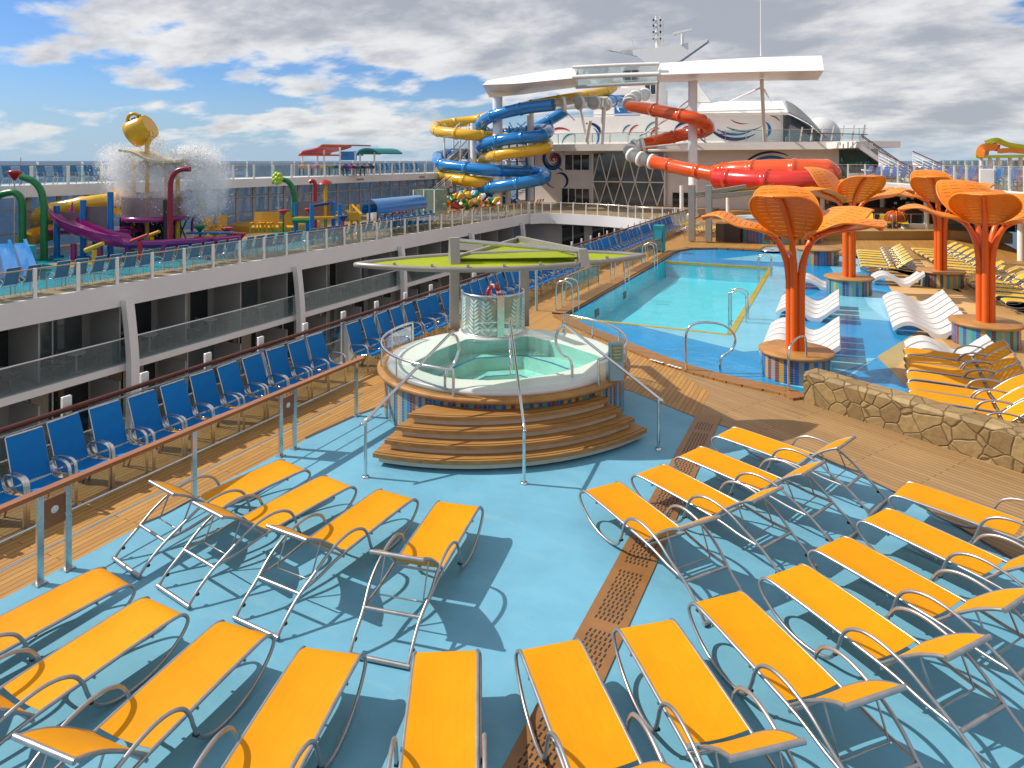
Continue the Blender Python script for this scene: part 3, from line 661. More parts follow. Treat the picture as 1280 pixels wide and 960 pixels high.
# group beside the stone wall on the sand, heads to the right
for i in range(7):
    y = 18.75-i*.70; near.put((3.9-.04*i, y, -.046), math.pi+R(1.5*math.sin(i*2)), 'amber lounger packed by the stone wall, %s from the white chaises' % nth(i+1), 'loungers packed by the stone wall')
far = Row(make_lounger('sun_lounger', 'lemon lounger', lemon_sling, 6, 3))
for i in range(7):
    y = 33.3+i*.92; far.put((3.35, y, -.046), math.pi, 'lemon lounger at the far pool corner, %s from the near end' % nth(i+1), 'lemon loungers at the far pool corner')
for i in range(15):
    y = 27.2+i*.98; x = 7.35-.10*i; far.put((x, y, -.046), math.pi+R(3), 'lemon lounger in the long row behind the orange flowers, %s from the near end' % nth(i+1), 'long row of lemon loungers on the sand')
for i in range(6):
    p = W(1052+15*i, 288, .9); far.put((-.9+i*.95, 52.2, .55), R(-90), 'lemon lounger on the raised ledge below the bar, %s from the left' % nth(i+1), 'lemon loungers on the raised ledge')
# loungers across on the far left deck and at the head of the promenade
for i in range(9):
    p = atv(492+10.5*i, 266, 50); q = W(490+10.5*i, 268, 0); far.put((-37.0+.0*i, 44+i*1.15, .004), R(0), 'small lemon lounger on the far deck below the slides, %s from the left' % nth(i+1), 'lemon loungers on the far deck')
for i in range(4):
    far.put((-9.6, 45.6+i*.95, .004), R(-8), 'lemon lounger at the far end of the promenade, %s from the blue chairs' % nth(i+1), 'lemon loungers at the end of the promenade')
# ---------------------------------------------------------------- blue sling chairs
def chair_parts(fabric, t=None, seg=8, one=False):
    hw = .232
    def out(m, nm, ma):
        return m.build(nm, ma, t)
    if one: M1 = MB()
    back = smooth([(-.02, 0, .42), (-.07, 0, .52), (-.13, 0, .70), (-.20, 0, .90), (-.26, 0, 1.06)], 3)
    seatp = smooth([(-.02, 0, .415), (.10, 0, .405), (.25, 0, .42), (.40, 0, .445), (.455, 0, .43), (.475, 0, .40)], 3)
    fr = M1 if one else MB()
    for sg in (-1, 1):
        fr.tube([(p.x, sg*hw, p.z) for p in back], .016, seg); fr.tube([(p.x, sg*hw, p.z-.004) for p in seatp], .016, seg)
    fr.cyl((-.26, -hw, 1.06), (-.26, hw, 1.06), .014, seg); fr.cyl((0, -hw, .36), (0, hw, .36), .014, seg)
    if not one: out(fr, 'frame', steel)
    for nm, pp, dx, dz in (('backrest', back[1:], .016, 0), ('seat', seatp, 0, .014)):
        m = M1 if one else MB(); rows = []
        for j in range(5):
            q = 2*j/4-1; rows.append([Vector((p.x+dx-.02*(1-q*q)*(1 if dx else 0), q*(hw+.004), p.z+dz-.012*(1-q*q)*(0 if dx else 1))) for p in pp])
        for j in range(4): m.slab(rows[j], rows[j+1], .004, mi=1 if one else 0)
        if not one: out(m, nm, fabric)
    for sg in (-1, 1):
        y = sg*(hw+.032)
        P = smooth([(.40, y, 0), (.405, y, .35), (.40, y, .55), (.36, y, .625), (.26, y, .65), (.10, y, .645), (-.02, y, .625), (-.08, y, .57), (-.07, y, .50), (.0, y, .455), (.08, y, .44)], 3)
        m = M1 if one else MB(); A_ = [p-Vector((0, .022, 0)) for p in P]; B_ = [p+Vector((0, .022, 0)) for p in P]
        m.slab(A_, B_, .018)
        if not one: out(m, 'armrest', steel)
        m = M1 if one else MB(); m.tube([(.02, sg*hw, .40), (-.10, sg*(hw+.03), .2), (-.20, sg*(hw+.04), 0)], .016, seg)
        if not one: out(m, 'leg', steel)
    if one: return M1.build('deck_chair', [steel, fabric])
ct = thing('deck_chair', 'blue chair', 'deck chair'); chair_parts(blue_sling, ct)
chs = Row(ct); chf = Row(tag(chair_parts(blue_sling, None, 5, True), 'blue chair', 'deck chair'))
y = 4.55; n = 0; rn = random.Random(3)
while y < 47.3:
    n += 1; rw = chs if y < 17 else chf
    x = -10.13+rn.uniform(-.05, .04)
    rw.put((x, y, 0), R(rn.uniform(-4.5, 4.5)), 'blue mesh deck chair along the promenade rail, %s from the near end' % nth(n), 'blue chairs along the promenade')
    y += .598 if n not in (13, 21, 39) else 1.25
# chairs behind the railing of the far side deck
chp = Row(tag(chair_parts(teal_sling, None, 5, True), 'chair', 'deck chair')); cho = Row(tag(chair_parts(ochre_sling, None, 5, True), 'chair', 'deck chair'))
y = 11.3; n = 0; k = 0
while y < 62:
    if y < 41.5: n += 1; chp.put((-26.1, y, .12), R(180+rn.uniform(-9, 9)), 'teal deck chair behind the railing across the gap, %s from the left' % nth(n), 'blue-green chairs across the gap')
    else: k += 1; cho.put((-26.1, y, .12), R(180+rn.uniform(-9, 9)), 'ochre deck chair behind the railing across the gap, %s after the teal ones' % nth(k), 'ochre chairs across the gap')
    y += .68 if (n+k) % 6 else 1.05
# ---------------------------------------------------------------- white in-pool chaises
prof = smooth([(0, 0, .20), (.12, 0, .30), (.32, 0, .40), (.52, 0, .40), (.78, 0, .28), (1.02, 0, .15), (1.20, 0, .14), (1.40, 0, .26), (1.62, 0, .45), (1.80, 0, .59)], 4)
m = MB(); low = [Vector((p.x+.02, 0, max(.0, p.z-.11 - (.05 if .9 < p.x < 1.3 else 0)))) for p in prof]
hwc = .29
A_ = [Vector((p.x, -hwc, p.z)) for p in prof]; B_ = [Vector((p.x, hwc, p.z)) for p in prof]; A2 = [Vector((p.x, -hwc, p.z)) for p in low]; B2 = [Vector((p.x, hwc, p.z)) for p in low]
Ai = [Vector((p.x, -hwc+.03, p.z+.012)) for p in prof]; Bi = [Vector((p.x, hwc-.03, p.z+.012)) for p in prof]
m.strip(Ai, Bi); m.strip(A_, Ai); m.strip(Bi, B_); m.strip(B2, A2); m.strip(A2, A_); m.strip(B_, B2)
m.add([A_[0], B_[0], B2[0], A2[0]], [(0, 1, 2, 3)]); m.add([A_[-1], B_[-1], B2[-1], A2[-1]], [(3, 2, 1, 0)])
for f_ in range(len(m.f)): m.f[f_] = tuple(reversed(m.f[f_]))
wc = Row(tag(m.build('pool_chaise', white_shell), 'white', 'pool chaise'))
for i in range(5): wc.put((-1.72, 18.2+i*.69, -.05), 0, 'white wavy chaise in the near set in the water, %s from the near side' % nth(i+1), 'near set of white chaises in the water')
for i in range(4): wc.put((-1.72, 23.2+i*.74, -.05), 0, 'white wavy chaise in the middle set in the water, %s from the near side' % nth(i+1), 'middle set of white chaises in the water')
for i in range(2): wc.put((-1.5, 28.9+i*.8, -.05), 0, 'white wavy pool chaise in the far pair in the water, the %s one' % ('nearer' if i == 0 else 'farther'), 'far pair of white chaises in the water')
for i in range(7): wc.put((1.45, 22.5+i*.72, -.045), 0, 'white wavy chaise in the seven on the sand edge, %s from the near side' % nth(i+1), 'seven white chaises on the sand edge')
for i in range(2): wc.put((1.6, 19.55+i*.74, -.045), 0, 'white wavy chaise in the pair beside the amber loungers, the %s one' % ('nearer' if i == 0 else 'farther'), 'pair of white chaises by the amber loungers')
for i in range(2): wc.put((1.3, 31.0+i*.72, -.045), 0, 'white wavy chaise in the pair by the lemon loungers, the %s one' % ('nearer' if i == 0 else 'farther'), 'pair of white chaises at the pool corner')
# ---------------------------------------------------------------- orange flower shade trees on round mosaic planters
def flower(loc, sc_, rz, label, seed, petals=5, plant_h=.62, tilt=0):
    rn = random.Random(seed); t = thing('metal_flower', label, 'shade sculpture', (loc[0], loc[1], loc[2]+plant_h), rz, 'orange metal flowers by the pool')
    stems = []; s = sc_
    for k in range(petals):
        a = 2*math.pi*k/petals+rn.uniform(-.07, .07); top = (-.06, -.52, -.30, .10, -.46)[k]+rn.uniform(-.08, .08); rs = (.92, 1.18, 1.08, .9, 1.16)[k]+rn.uniform(-.04, .04)
        c_, s_ = math.cos(a), math.sin(a)
        prof = [(.14, 0), (.14, 1.3), (.15, 1.65), (.21, 2.05), (.37, 2.52), (.68, 3.0+top*.5), (1.05, 3.36+top), (1.42, 3.53+top), (1.78, 3.50+top*1.2)]
        P = smooth([((r if z < 2.3 else r*rs)*s*c_, (r if z < 2.3 else r*rs)*s*s_, z*s) for r, z in prof], 5)
        m = MB(); rad = [.085*s if p.z < 1.9*s else max(.035*s, .085*s-.05*s*((p.z-1.9*s)/(1.4*s))) for p in P]
        if k == 0:
            m.cyl((0, 0, 0), (0, 0, 1.75*s), .11*s, 12)
        m.tube(P, .08, 10, radii=rad); st = m.build('stem', trunk_paint, t)
        # louvred leaf along the outer part of the stem
        n0 = 20; Q = P[n0:]; nq = len(Q)
        # resample
        Ls = [0]
        for i in range(1, nq): Ls.append(Ls[-1]+(Q[i]-Q[i-1]).length)
        def at(q):
            d_ = q*Ls[-1]
            for i in range(1, nq):
                if Ls[i] >= d_: f = (d_-Ls[i-1])/(Ls[i]-Ls[i-1]); return Q[i-1].lerp(Q[i], f)
            return Q[-1]
        side = Vector((-s_, c_, 0)); lm = MB(); NS = 15
        def wdt(q): return  .76*s*(math.sin(math.pi*min(1, q)**.95)**.64 if 0 < q < 1 else 0)
        def pt(q, w): 
            p = at(max(0, min(1, q))); tn = (at(min(1, q+.03))-at(max(0, q-.03))).normalized(); nn = side.cross(tn)
            if nn.z < 0: nn = -nn
            return p+side*w+nn*(.05*s-.12*abs(w)**1.6/s)
        for j in range(NS):
            q0 = (j+.04)/NS; q1 = (j+.90)/NS
            for sg in (-1, 1):
                w0, w1 = wdt(q0), wdt(q1)
                a_ = [pt(q0, sg*w0*f) for f in (.0, .34, .67, .84)]; b_ = [pt(q1, sg*w1*f) for f in (.0, .34, .67, .84)]
                if sg > 0: lm.slab(a_, b_, .02*s, smooth=False)
                else: lm.slab(b_, a_, .02*s, smooth=False)
        for sg in (-1, 1):
            lm.tube([pt(q/24, sg*wdt(q/24)) for q in range(25)], .026*s, 6)
            for f0, f1 in ((.0, .16), (.50, .58), (.80, 1)):
                ia = [pt(q/24, sg*wdt(q/24)*f0) for q in range(25)]; ib = [pt(q/24, sg*wdt(q/24)*f1)+Vector((0, 0, .003)) for q in range(25)]
                lm.slab(*((ia, ib) if sg < 0 else (ib, ia)), .018*s)
        lm.build('petal', orange_leaf, st)
    return t
def planter(loc, r, h_, label, seed):
    t = thing('round_planter', label, 'planter base', loc, 0, 'mosaic planter bases')
    m = MB(); mosaic(m, r, 0, h_-.07, 44, seed=seed); m.build('mosaic_side', mosm+[grout], t)
    m = MB(); m.lathe([(r-.02, h_-.075), (r+.06, h_-.075), (r+.08, h_-.055), (r+.08, h_-.02), (r+.06, h_), (.0005, h_)], n=40); m.build('wooden_top', woodring, t)
    return t
tr = [((995, 470), 1.0, R(-107), 'nearest orange flower-shaped shade with louvred petals, standing in the shallow water', 2, 5), ((1061, 366), 1.08, R(-62), 'orange flower-shaped shade in the middle of the shallow water behind the nearest one', 3, 5), ((1176, 357), 1.05, R(-112), 'orange flower-shaped shade on the sand in front of the long row of lemon loungers', 5, 5), ((1232, 430), 1.02, R(-99), 'orange flower-shaped shade on the sand at the right edge beside the white chaises', 4, 5)]
labp = ['round mosaic planter base under the nearest orange shade', 'round mosaic planter base under the middle orange shade in the water', 'round mosaic planter base under the orange shade before the lemon loungers', 'round mosaic planter base under the orange shade at the right edge']
for i, (px, s_, rz, lb, sd, np_) in enumerate(tr):
    p = W(*px, -.05); planter(p, .78 if i else .74, .62, labp[i], i+2); flower(p, s_, rz, lb, sd, np_)
planter(W(1022, 329, -.05), .95, .75, 'bare round mosaic planter base at the far end of the shallow water', 9)
# ---------------------------------------------------------------- stone-clad wall
def stone_wall(P, h_, w, label):
    m = bpy.data.materials.new('crazy_paving_stone'); m.use_nodes = True; n_ = m.node_tree.nodes; l_ = m.node_tree.links; b_ = n_['Principled BSDF']
    tcx = n_.new('ShaderNodeTexCoord'); wp = n_.new('ShaderNodeTexNoise'); wp.inputs['Scale'].default_value = 2; l_.new(tcx.outputs['Object'], wp.inputs['Vector'])
    ad = n_.new('ShaderNodeMix'); ad.data_type = 'VECTOR'; ad.inputs['Factor'].default_value = .12; l_.new(tcx.outputs['Object'], ad.inputs[4]); l_.new(wp.outputs['Color'], ad.inputs[5])
    v1 = n_.new('ShaderNodeTexVoronoi'); v1.feature = 'DISTANCE_TO_EDGE'; v1.inputs['Scale'].default_value = 3.7; l_.new(ad.outputs[1], v1.inputs['Vector'])
    v2 = n_.new('ShaderNodeTexVoronoi'); v2.inputs['Scale'].default_value = 3.7; l_.new(ad.outputs[1], v2.inputs['Vector'])
    cr_ = n_.new('ShaderNodeValToRGB'); cr_.color_ramp.elements[0].color = (.22, .14, .055, 1); cr_.color_ramp.elements[1].color = (.37, .25, .105, 1)
    hs = n_.new('ShaderNodeSeparateColor'); l_.new(v2.outputs['Color'], hs.inputs[0]); l_.new(hs.outputs[0], cr_.inputs[0])
    nz = n_.new('ShaderNodeTexNoise'); nz.inputs['Scale'].default_value = 9; nz.inputs['Detail'].default_value = 6; l_.new(tcx.outputs['Object'], nz.inputs['Vector'])
    mr = n_.new('ShaderNodeMapRange'); mr.inputs[3].default_value = .6; mr.inputs[4].default_value = 1.35; l_.new(nz.outputs['Fac'], mr.inputs[0])
    sc_ = n_.new('ShaderNodeVectorMath'); sc_.operation = 'SCALE'; l_.new(cr_.outputs[0], sc_.inputs[0]); l_.new(mr.outputs[0], sc_.inputs['Scale'])
    ed = n_.new('ShaderNodeMapRange'); ed.inputs[1].default_value = .0; ed.inputs[2].default_value = .035; l_.new(v1.outputs['Distance'], ed.inputs[0])
    mm = n_.new('ShaderNodeMix'); mm.data_type = 'RGBA'; mm.inputs['A'].default_value = (.10, .06, .02, 1); l_.new(ed.outputs[0], mm.inputs['Factor']); l_.new(sc_.outputs[0], mm.inputs['B'])
    l_.new(mm.outputs['Result'], b_.inputs['Base Color']); b_.inputs['Roughness'].default_value = .62
    hh = n_.new('ShaderNodeMapRange'); hh.inputs[1].default_value = 0; hh.inputs[2].default_value = .06; l_.new(v1.outputs['Distance'], hh.inputs[0])
    hm = n_.new('ShaderNodeMath'); hm.operation = 'ADD'; l_.new(hh.outputs[0], hm.inputs[0]); l_.new(mr.outputs[0], hm.inputs[1])
    bp = n_.new('ShaderNodeBump'); bp.inputs['Strength'].default_value = .5; bp.inputs['Distance'].default_value = .04; l_.new(hm.outputs[0], bp.inputs['Height']); l_.new(bp.outputs[0], b_.inputs['Normal'])
    mb = MB(); P = [Vector((p[0], p[1], 0)) for p in P]; n = len(P); rn = random.Random(4); secs = []
    for i in range(n):
        t = (P[min(i+1, n-1)]-P[max(i-1, 0)]).normalized(); nn = Vector((-t.y, t.x, 0))
        j = lambda s: rn.uniform(-s, s)*.5
        w2 = w/2
        secs.append([P[i]+nn*(w2+j(.015)), P[i]+nn*(w2+j(.015))+Vector((0, 0, h_-.06)), P[i]+nn*(w2-.05)+Vector((0, 0, h_+j(.015))), P[i]-nn*(w2-.05)+Vector((0, 0, h_+j(.015))), P[i]-nn*(w2+j(.015))+Vector((0, 0, h_-.06)), P[i]-nn*(w2+j(.015))])
    for i in range(n-1): mb.add(secs[i]+secs[i+1], [(k, k+1, 7+k, 6+k) for k in range(5)])
    mb.add(secs[0], [(5, 4, 3, 2, 1, 0)]); mb.add(secs[-1], [(0, 1, 2, 3, 4, 5)])
    o = mb.build('stone_wall', m); tag(o, label, 'wall'); return o
a, b_ = W(1003, 503, 0), W(1300, 600, 0)
dirw = (b_-a).normalized(); nw = Vector((-dirw.y, dirw.x, 0)); 
stone_wall([a+dirw*(.35*i)+nw*.28 for i in range(26)], .62, .5, 'low wall clad in irregular tan stones between the plank walkway and the pool')
# ---------------------------------------------------------------- railings on our side
t = thing('deck_railing', 'steel deck railing with varnished wooden handrail beside the promenade', 'railing')
xs = -8.32
posts = [2.9, 4.79, 5.11, 6.89, 8.58, 8.90, 10.55]
for y in posts:
    m = MB(); m.box((xs, y, .52), (.035, .075, 1.0)); m.box((xs, y, .012), (.12, .12, .02)); m.build('post', steel, t)
m = MB(); m.bar((xs, -4, 1.06), (xs, 10.75, 1.06), .11, .05); m.build('handrail', teak, t)
for z in (.38, .70):
    m = MB(); m.tube([(xs, -4, z), (xs, 10.75, z)], .012, 6); m.build('wire', chrome, t)
for y in (4.95, 8.74):
    m = MB(); m.box((xs, y, .78), (.025, .235, .34)); pn = m.build('lamp_panel', mat('panel_wood', (.24, .09, .03), .4, var=.2) if y < 5 else MT['panel_wood'], t)
    m = MB(); m.lathe([(.001, .018), (.03, .016), (.045, 0)], n=16); l_ = m.build('lamp', white_shell, pn, loc=(xs+.014, y, .80)); l_.rotation_euler = (0, R(90), 0)
t = thing('promenade_rail', 'dark wooden handrail on white posts with glass panels along the open gap', 'railing')
m = MB(); m.tube([(-10.62, -4, 1.10), (-10.62, 30, 1.10), (-10.6, 47, 1.10), (-10.4, 54, 1.10)], .042, 8); m.build('handrail', mahog, t)
y = -1.3
while y < 54:
    m = MB(); m.box((-10.72, y, .55), (.05, .14, 1.45), bev=.01); m.add([(-10.70, y-.03, 1.05), (-10.70, y-.03, .1), (-10.3, y-.03, .1), (-10.70, y+.03, 1.05), (-10.70, y+.03, .1), (-10.3, y+.03, .1)], [(0, 1, 2), (5, 4, 3), (0, 3, 4, 1), (1, 4, 5, 2), (2, 5, 3, 0)]); m.build('post', white, t); y += 1.31
m = MB(); m.box((-10.69, 25, .55), (.015, 58, .92)); m.build('glass_panel', glass, t)
m = MB(); m.tube([(-10.66, -4, .99), (-10.66, 54, .99)], .014, 6); m.build('lower_rail', steel, t)
# ---------------------------------------------------------------- low glass fences, ladders and rails by the pool
def fence(P, h_, label, every=1.3, rail=steel, name='pool_fence', gl=True):
    t = thing(name, label, 'fence'); P = [Vector(p) for p in P]
    m = MB(); m.tube([p+Vector((0, 0, h_)) for p in P], .02, 8); m.build('top_rail', rail, t)
    for i in range(len(P)-1):
        n = max(1, round((P[i+1]-P[i]).length/every))
        for k in range(n+(1 if i == len(P)-2 else 0)):
            p = P[i].lerp(P[i+1], k/n); m = MB(); m.box((p.x, p.y, p.z+h_/2), (.035, .035, h_)); m.build('post', rail, t)
        if gl:
            d_ = (P[i+1]-P[i]); m = MB(); q = (P[i]+P[i+1])/2; m.bar((P[i].x, P[i].y, P[i].z+h_*.52), (P[i+1].x, P[i+1].y, P[i+1].z+h_*.52), .012, h_*.8); m.build('glass_panel', glass_far, t)
    return t
fence([(-8.55, 22.4, 0), (-8.5, 25.9, 0)], .85, 'low glass fence on the promenade nearest the hot tub canopy')
fence([(-8.45, 29.2, 0), (-8.45, 32.3, 0)], .85, 'low glass fence on the promenade farther along the pool')
fence([(-8.4, 33.3, 0), (-8.4, 36.2, 0)], .85, 'low glass fence on the promenade at the far end of the pool')
def loop_rail(P, label, name='pool_handrail', r=.028):
    m = MB(); m.tube(smooth(P, 5), r, 8); o = m.build(name, chrome); tag(o, label, 'handrail'); return o
a = W(858, 462, .05); c_ = W(885, 456, 0)
loop_rail([a, a+Vector((.0, 0, .85)), a+Vector((.25, .15, 1.08)), a+Vector((.75, .45, 1.02)), a+Vector((1.0, .6, .75)), a+Vector((.95, .58, .45)), a+Vector((.72, .43, .25)), a+Vector((.70, .42, -.1))], 'bent steel handrail on the wooden coping at the front of the pool')
a = W(986, 488, .05)
loop_rail([a, a+Vector((0, 0, .8)), a+Vector((.1, .25, 1.0)), a+Vector((.22, .6, 1.02)), a+Vector((.3, .85, .85)), a+Vector((.3, .85, -.1))], 'bent steel handrail beside the end of the stone wall')
for (px, py), lb in (((918, 398), 'steel pool ladder rails at the near right side of the pool'), ((954, 345), 'steel pool ladder rails at the far right side of the pool')):
    p = W(px, py, 0); t = thing('pool_ladder', lb, 'pool ladder', (x1+.02, p.y, -.02))
    for dy in (-.26, .26):
        m = MB(); m.tube(smooth([(.30, dy, -.03), (.30, dy, .70), (.22, dy, .86), (.06, dy, .93), (-.12, dy, .86), (-.2, dy, .70), (-.2, dy, -.7)], 5), .024, 8); m.build('rail', chrome, t)
    m = MB()
    for z in (-.12, -.34, -.56): m.box((-.2, 0, z), (.1, .5, .03))
    m.build('tread', steel, t)
for (x, y), lb in (((-7.95, 20.6), 'arched steel handrail at the near left corner of the pool'), ((-7.95, 26.6), 'arched steel handrail half way along the left side of the pool'), ((-7.95, 31.5), 'arched steel handrail at the far left side of the pool')):
    t = thing('arched_handrail', lb, 'handrail', (x, y, .05))
    for dy in (0, .55):
        m = MB(); m.tube(smooth([(-.25, dy, 0), (-.25, dy, .75), (-.1, dy, .95), (.15, dy, .95), (.3, dy, .75), (.32, dy, -.3)], 5), .024, 8); m.build('rail', chrome, t)
t = thing('shower_post', 'slim pale blue shower post on the promenade beside the pool corner', 'shower', (-8.85, 20.5, 0))
m = MB(); m.cyl((0, 0, 0), (0, 0, 1.6), .05, 10, r2=.035); m.build('column', mat('shower_blue', (.35, .55, .62), .3, .3), t)
m = MB(); m.ball((0, 0, 1.62), .05, 8); m.build('shower_head', chrome, t)
p = W(820, 322, 0); t = thing('towel_stand', 'teal towel stand at the far left corner of the pool', 'towel stand', (-8.6, 36.6, 0))
m = MB(); m.box((0, 0, .75), (.55, .5, 1.4), bev=.03); m.build('cabinet', tealp, t); m = MB(); m.box((0, -.26, .9), (.38, .02, .5)); m.build('sign_plate', aqua_p, t)
# pool wall fittings under water: dark inlets on the left basin wall
for y in (23.0, 26.5):
    m = MB(); m.box((x0+.012, y, -.45), (.03, .42, .26)); g = m.build('pool_inlet', dark); tag(g, 'dark square inlet grille in the left pool wall, the %s one' % ('nearer' if y < 24 else 'farther'), 'grille')
# ---------------------------------------------------------------- far side of the gap: cabin balconies
UF = -25.0
fac = thing('balcony_block', 'white block of cabin balconies across the open gap with slanting pillars', 'building')
ye = 56.5
m = MB(); m.box((UF-.10, 26, -.31), (.22, 61.5, .86)); m.build('fascia', fascia_m, fac)
for z in (-3.13, -6.2): m = MB(); m.box((UF-.12, 26, z), (.25, 61.5, .27)); m.build('band', fascia_m, fac)
m = MB()
for z in (-3.14, -6.22): m.box((UF-1.3, 26, z), (2.1, 61.4, .2))
m.box((UF-1.3, 26, -.62), (2.1, 61.4, .15)); m.build('balcony_floor', MT['pale_cabin_panel'], fac)
m = MB(); m.box((UF-2.35, 26, -4.2), (.2, 61.4, 8.4)); m.build('back_wall', panel_m, fac)
bays = [i*3.02-3.5 for i in range(21)]; rn = random.Random(21)
for fl_i, zc in ((0, -1.86), (1, -4.95)):
    for i, y in enumerate(bays[:-1]):
        if y < 8: continue
        m = MB(); m.box((UF-2.235, y+1.5+rn.uniform(-.2, .5), zc), (.03, 1.8+.3*(i % 3), 2.15)); wn = m.build('window', window if (i+fl_i) % 3 else window_tint, fac)
        m = MB(); m.box((UF-2.21, y+1.5, zc), (.05, .05, 2.15)); m.build('window_mullion', white, wn)
        if (i*7+fl_i*3) % 5 < 3:
            m = MB(); w_c = .35+.3*((i*13+fl_i) % 3); sg_ = 1 if i % 2 else -1; yc = y+1.5+sg_*(.8-w_c/2)
            P = [Vector((UF-2.19+.02*math.sin(q*2.1), yc-w_c/2+w_c*q/14, zc+1.05)) for q in range(15)]; m.slab(P, [p-Vector((0, 0, 2.1)) for p in P], .01); m.build('curtain', mat('curtain_cloth', (.42, .38, .32), .8) if 'curtain_cloth' not in MT else MT['curtain_cloth'], wn)
        m = MB(); m.box((UF-1.35, y+.02, zc+.03), (1.75, .06, 2.3)); m.build('divider', panel_m, fac)
    m = MB(); m.box((UF-.06, 26, zc-.68), (.014, 61.4, .98)); m.build('balustrade_glass', glass_far, fac)
    m = MB(); m.tube([(UF-.06, -4, zc-.16), (UF-.06, 56.6, zc-.16)], .03, 6); m.build('balustrade_rail', fascia_m, fac)
for y in [8.3+9.2*i for i in range(6)]:
    P = smooth([(UF+.04, y, -.5), (UF+.16, y+.07, -1.9), (UF+.2, y+.12, -3.1), (UF+.16, y+.12, -4.8), (UF+.1, y+.1, -7)], 3)
    m = MB(); A_ = [p+Vector((0, -.17, 0)) for p in P]; B_ = [p+Vector((0, .17, 0)) for p in P]; m.slab(A_, B_, -.3); m.build('pillar', fascia_m, fac)
# balcony tables and chairs
def bchair():
    m = MB()
    for x, y in ((-.2, -.22), (.2, -.22), (-.2, .22), (.2, .22)): m.cyl((x, y, 0), (x, y, .45 if x < 0 else .9), .018, 5)
    m.box((0, 0, .44), (.46, .46, .03)); m.box((.21, 0, .7), (.03, .42, .36)); m.box((0, -.23, .62), (.44, .04, .03)); m.box((0, .23, .62), (.44, .04, .03))
    return tag(m.build('balcony_chair', mat('grey_wicker', (.16, .17, .18), .5)), 'chair', 'chair')
def btable():
    m = MB(); m.cyl((0, 0, .70), (0, 0, .73), .32, 16); m.cyl((0, 0, 0), (0, 0, .7), .04, 8); m.cyl((0, 0, 0), (0, 0, .03), .2, 12)
    return tag(m.build('balcony_table', mat('grey_table', (.42, .43, .43), .4)), 'table', 'table')
bc, bt = Row(bchair()), Row(btable())
vis = [b_ for b_ in bays if 9 < b_ < 54]
for i, y in enumerate(vis):
    bt.put((UF-.75, y+1.5, -3.03), 0, 'small round grey table on the %s balcony from the left' % nth(i+1), 'balcony tables')
    for j, (dy, rz) in enumerate(((.75, R(90)), (2.25, R(-70)))):
        bc.put((UF-.8, y+dy, -3.03), rz, 'grey chair on the %s balcony from the left, %s of its table' % (nth(i+1), 'left' if j == 0 else 'right'), 'balcony chairs')
# railing on top
t = thing('port_railing', 'glass railing with white posts on the deck edge across the gap', 'railing')
y = 8.3; i = 0
while y < 57:
    m = MB(); m.box((UF-.12, y, .62), (.07, .11, 1.1)); m.build('post', white, t); y += 1.5
m = MB(); m.box((UF-.14, 26.5, .62), (.012, 62, .92)); m.build('glass_panel', glass, t)
m = MB(); m.tube([(UF-.14, -4, 1.14), (UF-.14, 57.5, 1.14)], .03, 6); m.build('handrail', mat('tan_rail', (.45, .33, .22), .4), t)
# ---------------------------------------------------------------- far side deck (splash park)
d = MB(); d.sheet([(-40, -6), (UF-.02, -6), (UF-.02, 57.6), (-40, 57.6)], .10); struct(d.build('port_deck', mat('port_deck_mat', (.42, .27, .14), .5, var=.15, scale=.6)))
d = MB(); d.sheet([(-26.75, 8), (-26.75, 31.5), (-28, 35), (-31, 38), (-34, 37), (-36.5, 31), (-37.3, 24), (-37.3, 8)], .104)
struct(d.build('splash_pad', mat('splash_aqua', (.02, .33, .42), .25, var=.25, scale=.5)))
d = MB()
d.sheet([W(*p, .108)[:2] for p in ((215, 288), (300, 283), (345, 292), (300, 300), (240, 296))], .108)
d.sheet([W(*p, .108)[:2] for p in ((430, 285), (475, 283), (500, 292), (440, 298))], .108)
d.sheet([W(*p, .108)[:2] for p in ((60, 330), (140, 318), (150, 324), (80, 336))], .108)
struct(d.build('splash_pad_patch', mat('splash_tan', (.40, .24, .10), .4, var=.15, scale=.7)))
# windbreak and raised track deck on the outer side
UT = -38.2
trk = thing('track_deck', 'raised grey running track deck carried above the outer windows of the ship', 'deck')
m = MB(); m.box((UT-1.9, 31, 3.30), (3.8, 82, .62)); m.build('deck_slab', fascia_m, trk)
m = MB(); y = -8
while y < 70:
    m.bar((UT-.2, y, .1), (UT-.55, y+.3, 3.05), .10, .22); y += 1.55
m.build('frame_mullion', mat('grey_mullion', (.30, .29, .28), .45), trk)['kind'] = 'stuff'
m = MB()
for z in (1.1, 2.3): m.bar((UT-.35, -8, z), (UT-.35, 70, z), .06, .08)
m.build('frame_rail', MT['grey_mullion'], trk)
m = MB(); m.box((UT-.9, 31, 1.6), (.02, 80, 3.0)); m.build('windbreak_glass', glassy('sea_glass', (.66, .74, .80), .05, film=.18, filmcol=(.45, .52, .6)), trk)
for y in (17, 27, 39, 49, 59):
    m = MB(); m.box((UT+.01, y, 3.25), (.04, 1.0, .16)); m.build('vent_grille', mat('vent_grey', (.25, .25, .25), .5) if y == 17 else MT['vent_grey'], trk)
t = thing('track_railing', 'grey railing with glass along the inner edge of the running track deck', 'railing')
m = MB(); m.tube([(UT-.05, -8, 4.66), (UT-.05, 71, 4.66)], .035, 6); m.build('handrail', MT['grey_mullion'], t)
m = MB(); m.box((UT-.07, 31, 4.12), (.012, 80, .9)); m.build('glass_panel', glass_far, t)
y = 10.2
while y < 71: m = MB(); m.box((UT-.05, y, 4.12), (.09, .14, 1.06)); m.build('post', white, t); y += 1.9
t = thing('outer_railing', 'grey railing on the sea side of the running track deck', 'railing')
